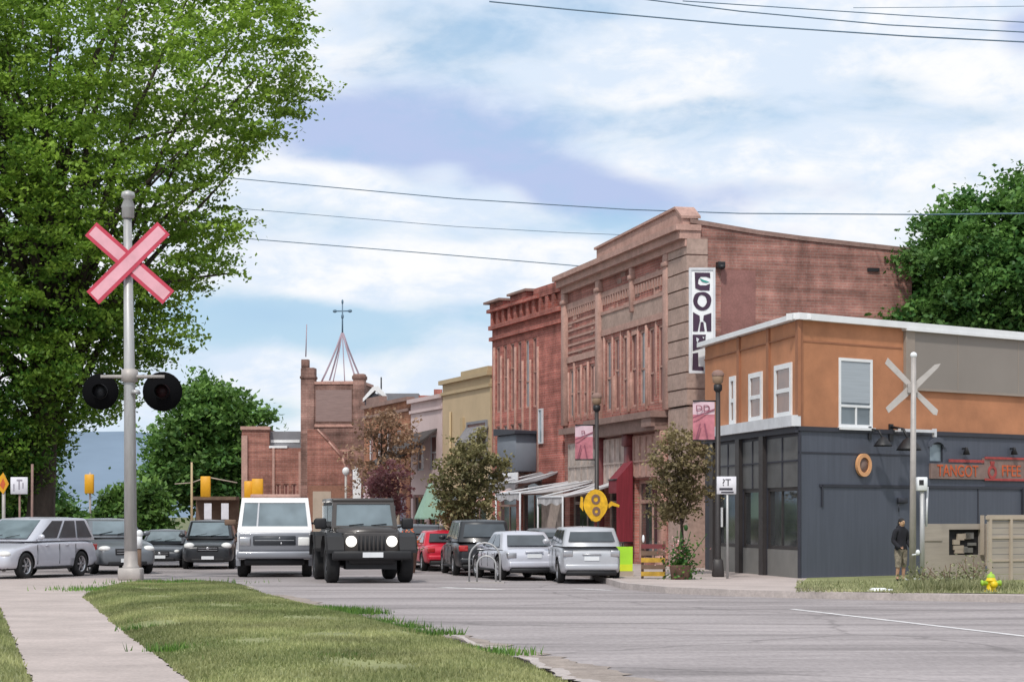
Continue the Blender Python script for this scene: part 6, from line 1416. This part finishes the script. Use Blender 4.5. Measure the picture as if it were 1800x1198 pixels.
# upright white van, shade painted grey into its lower front
def make_van(loc, heading, scale):
    root=thing('delivery_van','upright white van with wide windscreen and shade-painted grey front beside the black off-roader','van',loc,math.atan2(heading[1],heading[0]),None,scale)
    mb=MB(); mb.add([(-2.1,-.86,.42),(-2.1,.86,.42),(1.95,.86,.42),(1.95,-.86,.42),(-2.1,-.88,1.15),(-2.1,.88,1.15),(1.92,.88,1.12),(1.92,-.88,1.12)],[(0,1,2,3),(0,4,5,1),(1,5,6,2),(3,7,4,0),(2,6,7,3),(4,7,6,5)])
    b=mb.build('body','whitecar',root)
    bv=b.modifiers.new('b','BEVEL'); bv.width=.06; bv.segments=3; bake(b)
    for p in b.data.polygons: p.use_smooth=True
    mb=MB(); mb.bbox(1.88,1.99,-.84,.84,.62,1.06,.04,2); fa=mb.build('front_fascia','vanshade',root)
    mb=MB(); mb.bbox(1.985,2.0,-.50,.50,.76,.98,.02,1); gr=mb.build('grille','navy',fa)
    mb=MB(); mb.box(2.0,2.008,-.46,.46,.865,.88); mb.ball((2.005,.12,.92),(.012,.025,.03),8); mb.ball((2.005,.16,.80),(.012,.025,.03),8); mb.build('grille_bar','rim',gr)
    for s in (1,-1):
        mb=MB(); mb.bbox(1.95,2.005,min(s*.55,s*.82),max(s*.55,s*.82),.74,.95,.03,2); mb.build('headlight','lens' if s>0 else 'rim',root)
        for xc in (1.30,-1.35): wheel(root,xc,s*.76,.36,.24,'rim',6)
        mb=MB(); pts_=[(1.30+.46*math.cos(t),.36+.46*math.sin(t)) for t in np.linspace(-.2,PI+.2,13)]; inn=[(1.30+.40*math.cos(t),.36+.40*math.sin(t)) for t in np.linspace(-.2,PI+.2,13)]
        for i in range(12): mb.prism([pts_[i],pts_[i+1],inn[i+1],inn[i]],min(s*.80,s*.91),max(s*.80,s*.91))
        mb.build('wheel_arch','vanshade',root)
        mb=MB(); pts_=[(x,z) for x,z in inn[1:-1]]; mb.prism(pts_,min(s*.70,s*.885),max(s*.70,s*.885)); mb.build('arch_liner','trim_black',root)
        mb=MB(); mb.bbox(1.05,1.2,min(s*.92,s*1.2),max(s*.92,s*1.2),1.22,1.36,.04,2); mb.tube([(1.12,s*.8,1.25),(1.12,s*1.0,1.29)],.025,6); mb.build('mirror','wood' if s<0 else 'trim_black',root)
        for xa,xb in ((.2,1.1),(-.8,.1),(-1.9,-.9)):
            mb=MB(); mb.add([(xa,s*.868,1.2),(xb,s*.868,1.2),(xb-.03,s*.80,1.72),(xa,s*.80,1.72)],[(0,1,2,3)]); mb.build('side_window','car_glass',root)
        mb=MB(); mb.bbox(-2.16,-2.08,min(s*.66,s*.84),max(s*.66,s*.84),.8,1.1,.02,1); mb.build('taillight','lens_red',root)
    def fr(y,z,o=0): t=(z-1.12)/(1.84-1.12); return (1.50-.42*t+o, y*(1-.10*t), z)
    mb=MB(); mb.add([(-2.1,-.86,1.13),(-2.1,.86,1.13),(1.46,.86,1.13),(1.46,-.86,1.13),(-2.05,-.78,1.86),(-2.05,.78,1.86),(1.06,.77,1.86),(1.06,-.77,1.86)],[(0,4,5,1),(1,5,6,2),(3,7,4,0),(4,7,6,5),(2,6,7,3)]); mb.build('cabin','whitecar',root)
    mb=MB()
    for (ya,yb,za,zb_) in ((-.88,.88,1.10,1.20),(-.88,.88,1.76,1.88),(-.88,-.79,1.2,1.76),(.79,.88,1.2,1.76)):
        q=[fr(ya,za,.03),fr(yb,za,.03),fr(yb,zb_,.03),fr(ya,zb_,.03)]; q2=[fr(ya,za,-.06),fr(yb,za,-.06),fr(yb,zb_,-.06),fr(ya,zb_,-.06)]; mb.add(q+q2,[(0,1,2,3),(0,4,5,1),(1,5,6,2),(2,6,7,3),(3,7,4,0)])
    w_=mb.build('windscreen_frame','whitecar',root)
    mb=MB(); mb.add([fr(-.8,1.19,.012),fr(.8,1.19,.012),fr(.8,1.77,.012),fr(-.8,1.77,.012)],[(0,1,2,3)]); mb.build('windscreen','wind_glass',w_)
    mb=MB(); mb.add([fr(-.44,1.2,.02),fr(-.40,1.2,.02),fr(-.40,1.76,.02),fr(-.44,1.76,.02)],[(0,1,2,3)]); mb.build('windscreen_divider','vanshade',w_)
    mb=MB(); mb.add([(1.44,-.86,1.135),(1.44,.86,1.135),(1.96,.84,1.075),(1.96,-.84,1.075),(1.99,.83,1.0),(1.99,-.83,1.0)],[(0,1,2,3),(3,2,4,5)]); mb.build('hood','whitecar',root)
    mb=MB(); mb.bbox(1.86,2.08,-.88,.88,.44,.62,.05,2); mb.build('front_bumper','vanshade',root)
    mb=MB(); mb.bbox(1.7,1.95,-.7,.7,.28,.45,.03,1); mb.bbox(-1.9,1.7,-.6,.6,.28,.46,.03,1); mb.tube([(1.3,-.7,.36),(1.3,.7,.36)],.05,8); mb.tube([(-1.35,-.7,.36),(-1.35,.7,.36)],.05,8); mb.build('chassis','trim_black',root)
    mb=MB(); mb.bbox(-1.4,.7,-.6,.6,1.87,1.97,.04,2); mb.build('roof_box','stone',root)
    return root
make_van(Vector(((480-CX)/FPX*52.6,53.2,0)),(.10,-1),1.06)

# ---------------------------------------------------------------- the person by the slate wall
def make_person(loc, rotz, height):
    s=height/1.75; root=thing('person','person in black hooded jacket and patterned shorts half behind the crossing pole','person',loc,rotz,None,s)
    V=[(0,0,.93),(0,.01,1.10),(0,.0,1.32),(0,-.01,1.46),(0,-.03,1.54),(0,-.045,1.66),
       (-.10,0,.88),(-.115,-.03,.50),(-.12,.02,.09),(-.125,-.13,.035),(.10,0,.88),(.12,.02,.50),(.125,.05,.09),(.14,-.10,.035),
       (-.19,0,1.42),(-.25,.03,1.14),(-.21,-.16,.98),(.19,0,1.42),(.25,.03,1.14),(.20,-.17,.99),(-.19,-.24,.96),(.17,-.25,.97)]
    E=[(0,1),(1,2),(2,3),(3,4),(4,5),(0,6),(6,7),(7,8),(8,9),(0,10),(10,11),(11,12),(12,13),(3,14),(14,15),(15,16),(3,17),(17,18),(18,19),(16,20),(19,21)]
    Rr=[.14,.135,.155,.10,.055,.095,.095,.062,.045,.035,.095,.062,.045,.035,.062,.048,.034,.062,.048,.034,.036,.036]
    me=bpy.data.meshes.new('body'); me.from_pydata(V,E,[]); o=bpy.data.objects.new('body',me); C.objects.link(o); o.parent=root
    sk=o.modifiers.new('k','SKIN'); 
    for i,v in enumerate(me.skin_vertices[0].data): v.radius=(Rr[i],Rr[i]*(.78 if i<4 else 1)); v.use_root=(i==0)
    su=o.modifiers.new('s','SUBSURF'); su.levels=2; su.render_levels=2; bake(o); o.data.materials.clear(); o.data.materials.append(M['skin_pale'])
    for p in o.data.polygons: p.use_smooth=True
    # head details
    mb=MB(); mb.ball((0,-.045,1.655),(.078,.098,.115),16); mb.prism([(-.012,1.64),(.012,1.64),(.006,1.68),(-.006,1.68)],-.165,-.13)
    for q in (-1,1): mb.ball((q*.08,-.04,1.65),(.012,.025,.032),8)
    mb.build('head','skin',o)
    mb=MB(); 
    for q in (-1,1): mb.ball((q*.03,-.137,1.672),(.012,.008,.008),8)
    mb.box(-.024,.024,-.142,-.135,1.603,1.611); mb.build('face','hair',o)
    mb=MB(); mb.ball((0,-.025,1.70),(.092,.105,.09),14); mb.ball((0,.02,1.63),(.088,.07,.11),12); mb.build('hair','hair',o)
    # fingers
    for q,(hx,hy,hz_) in ((-1,(-.19,-.24,.96)),(1,(.17,-.25,.97))):
        mb=MB()
        for f in range(4): mb.tube([(hx+(f-1.5)*.017,hy-.02,hz_),(hx+(f-1.5)*.018,hy-.055,hz_-.012),(hx+(f-1.5)*.017,hy-.075+abs(f-1.3)*.006,hz_-.035)],[.0095,.009,.007],6)
        mb.tube([(hx-q*.02,hy+.01,hz_+.01),(hx-q*.045,hy-.02,hz_+.02),(hx-q*.045,hy-.045,hz_+.015)],[.011,.010,.008],6); mb.build('finger','skin_pale',o)
    def shell_(sel,name,m,off):
        """clothing that follows the body: the body's own faces pushed outwards"""
        bm=bmesh.new(); bm.from_mesh(o.data); bm.normal_update()
        kill=[f for f in bm.faces if not sel(f.calc_center_median())]; bmesh.ops.delete(bm,geom=kill,context='FACES'); bm.normal_update()
        if name!='shoe':
            seen=set(); best=[]
            for v in bm.verts:
                if v in seen: continue
                st_=[v]; seen.add(v); isl_=[]
                while st_:
                    u=st_.pop(); isl_.append(u)
                    for e_ in u.link_edges:
                        w_=e_.other_vert(u)
                        if w_ not in seen: seen.add(w_); st_.append(w_)
                if len(isl_)>len(best): best=isl_
            bs=set(best); bmesh.ops.delete(bm,geom=[v for v in bm.verts if v not in bs],context='VERTS'); bm.normal_update()
        for v in bm.verts: v.co+=v.normal*off
        mb=MB(); mb.frombm(bm,0,True); return mb.build(name,m,o,False)
    shell_(lambda c:(c.z>.90 and c.z<1.52),'jacket','blackcloth',.022)
    shell_(lambda c:(.40<c.z<.90 and abs(c.x)<.178 and c.y>-.10),'shorts','camo',.028)
    shell_(lambda c:c.z<.075,'shoe','blackcloth',.012)
    mb=MB(); mb.lathe([(.055,1.46),(.11,1.47),(.125,1.53),(.10,1.58),(.085,1.56)],16,'z',0,(0,.015,0)); mb.build('hood','blackcloth',o)
    return root
pp=G(1582,1021,PZ); make_person(Vector((pp.x,pp.y-.1,PZ)),math.radians(28),1.34)
bpy.context.view_layer.update()
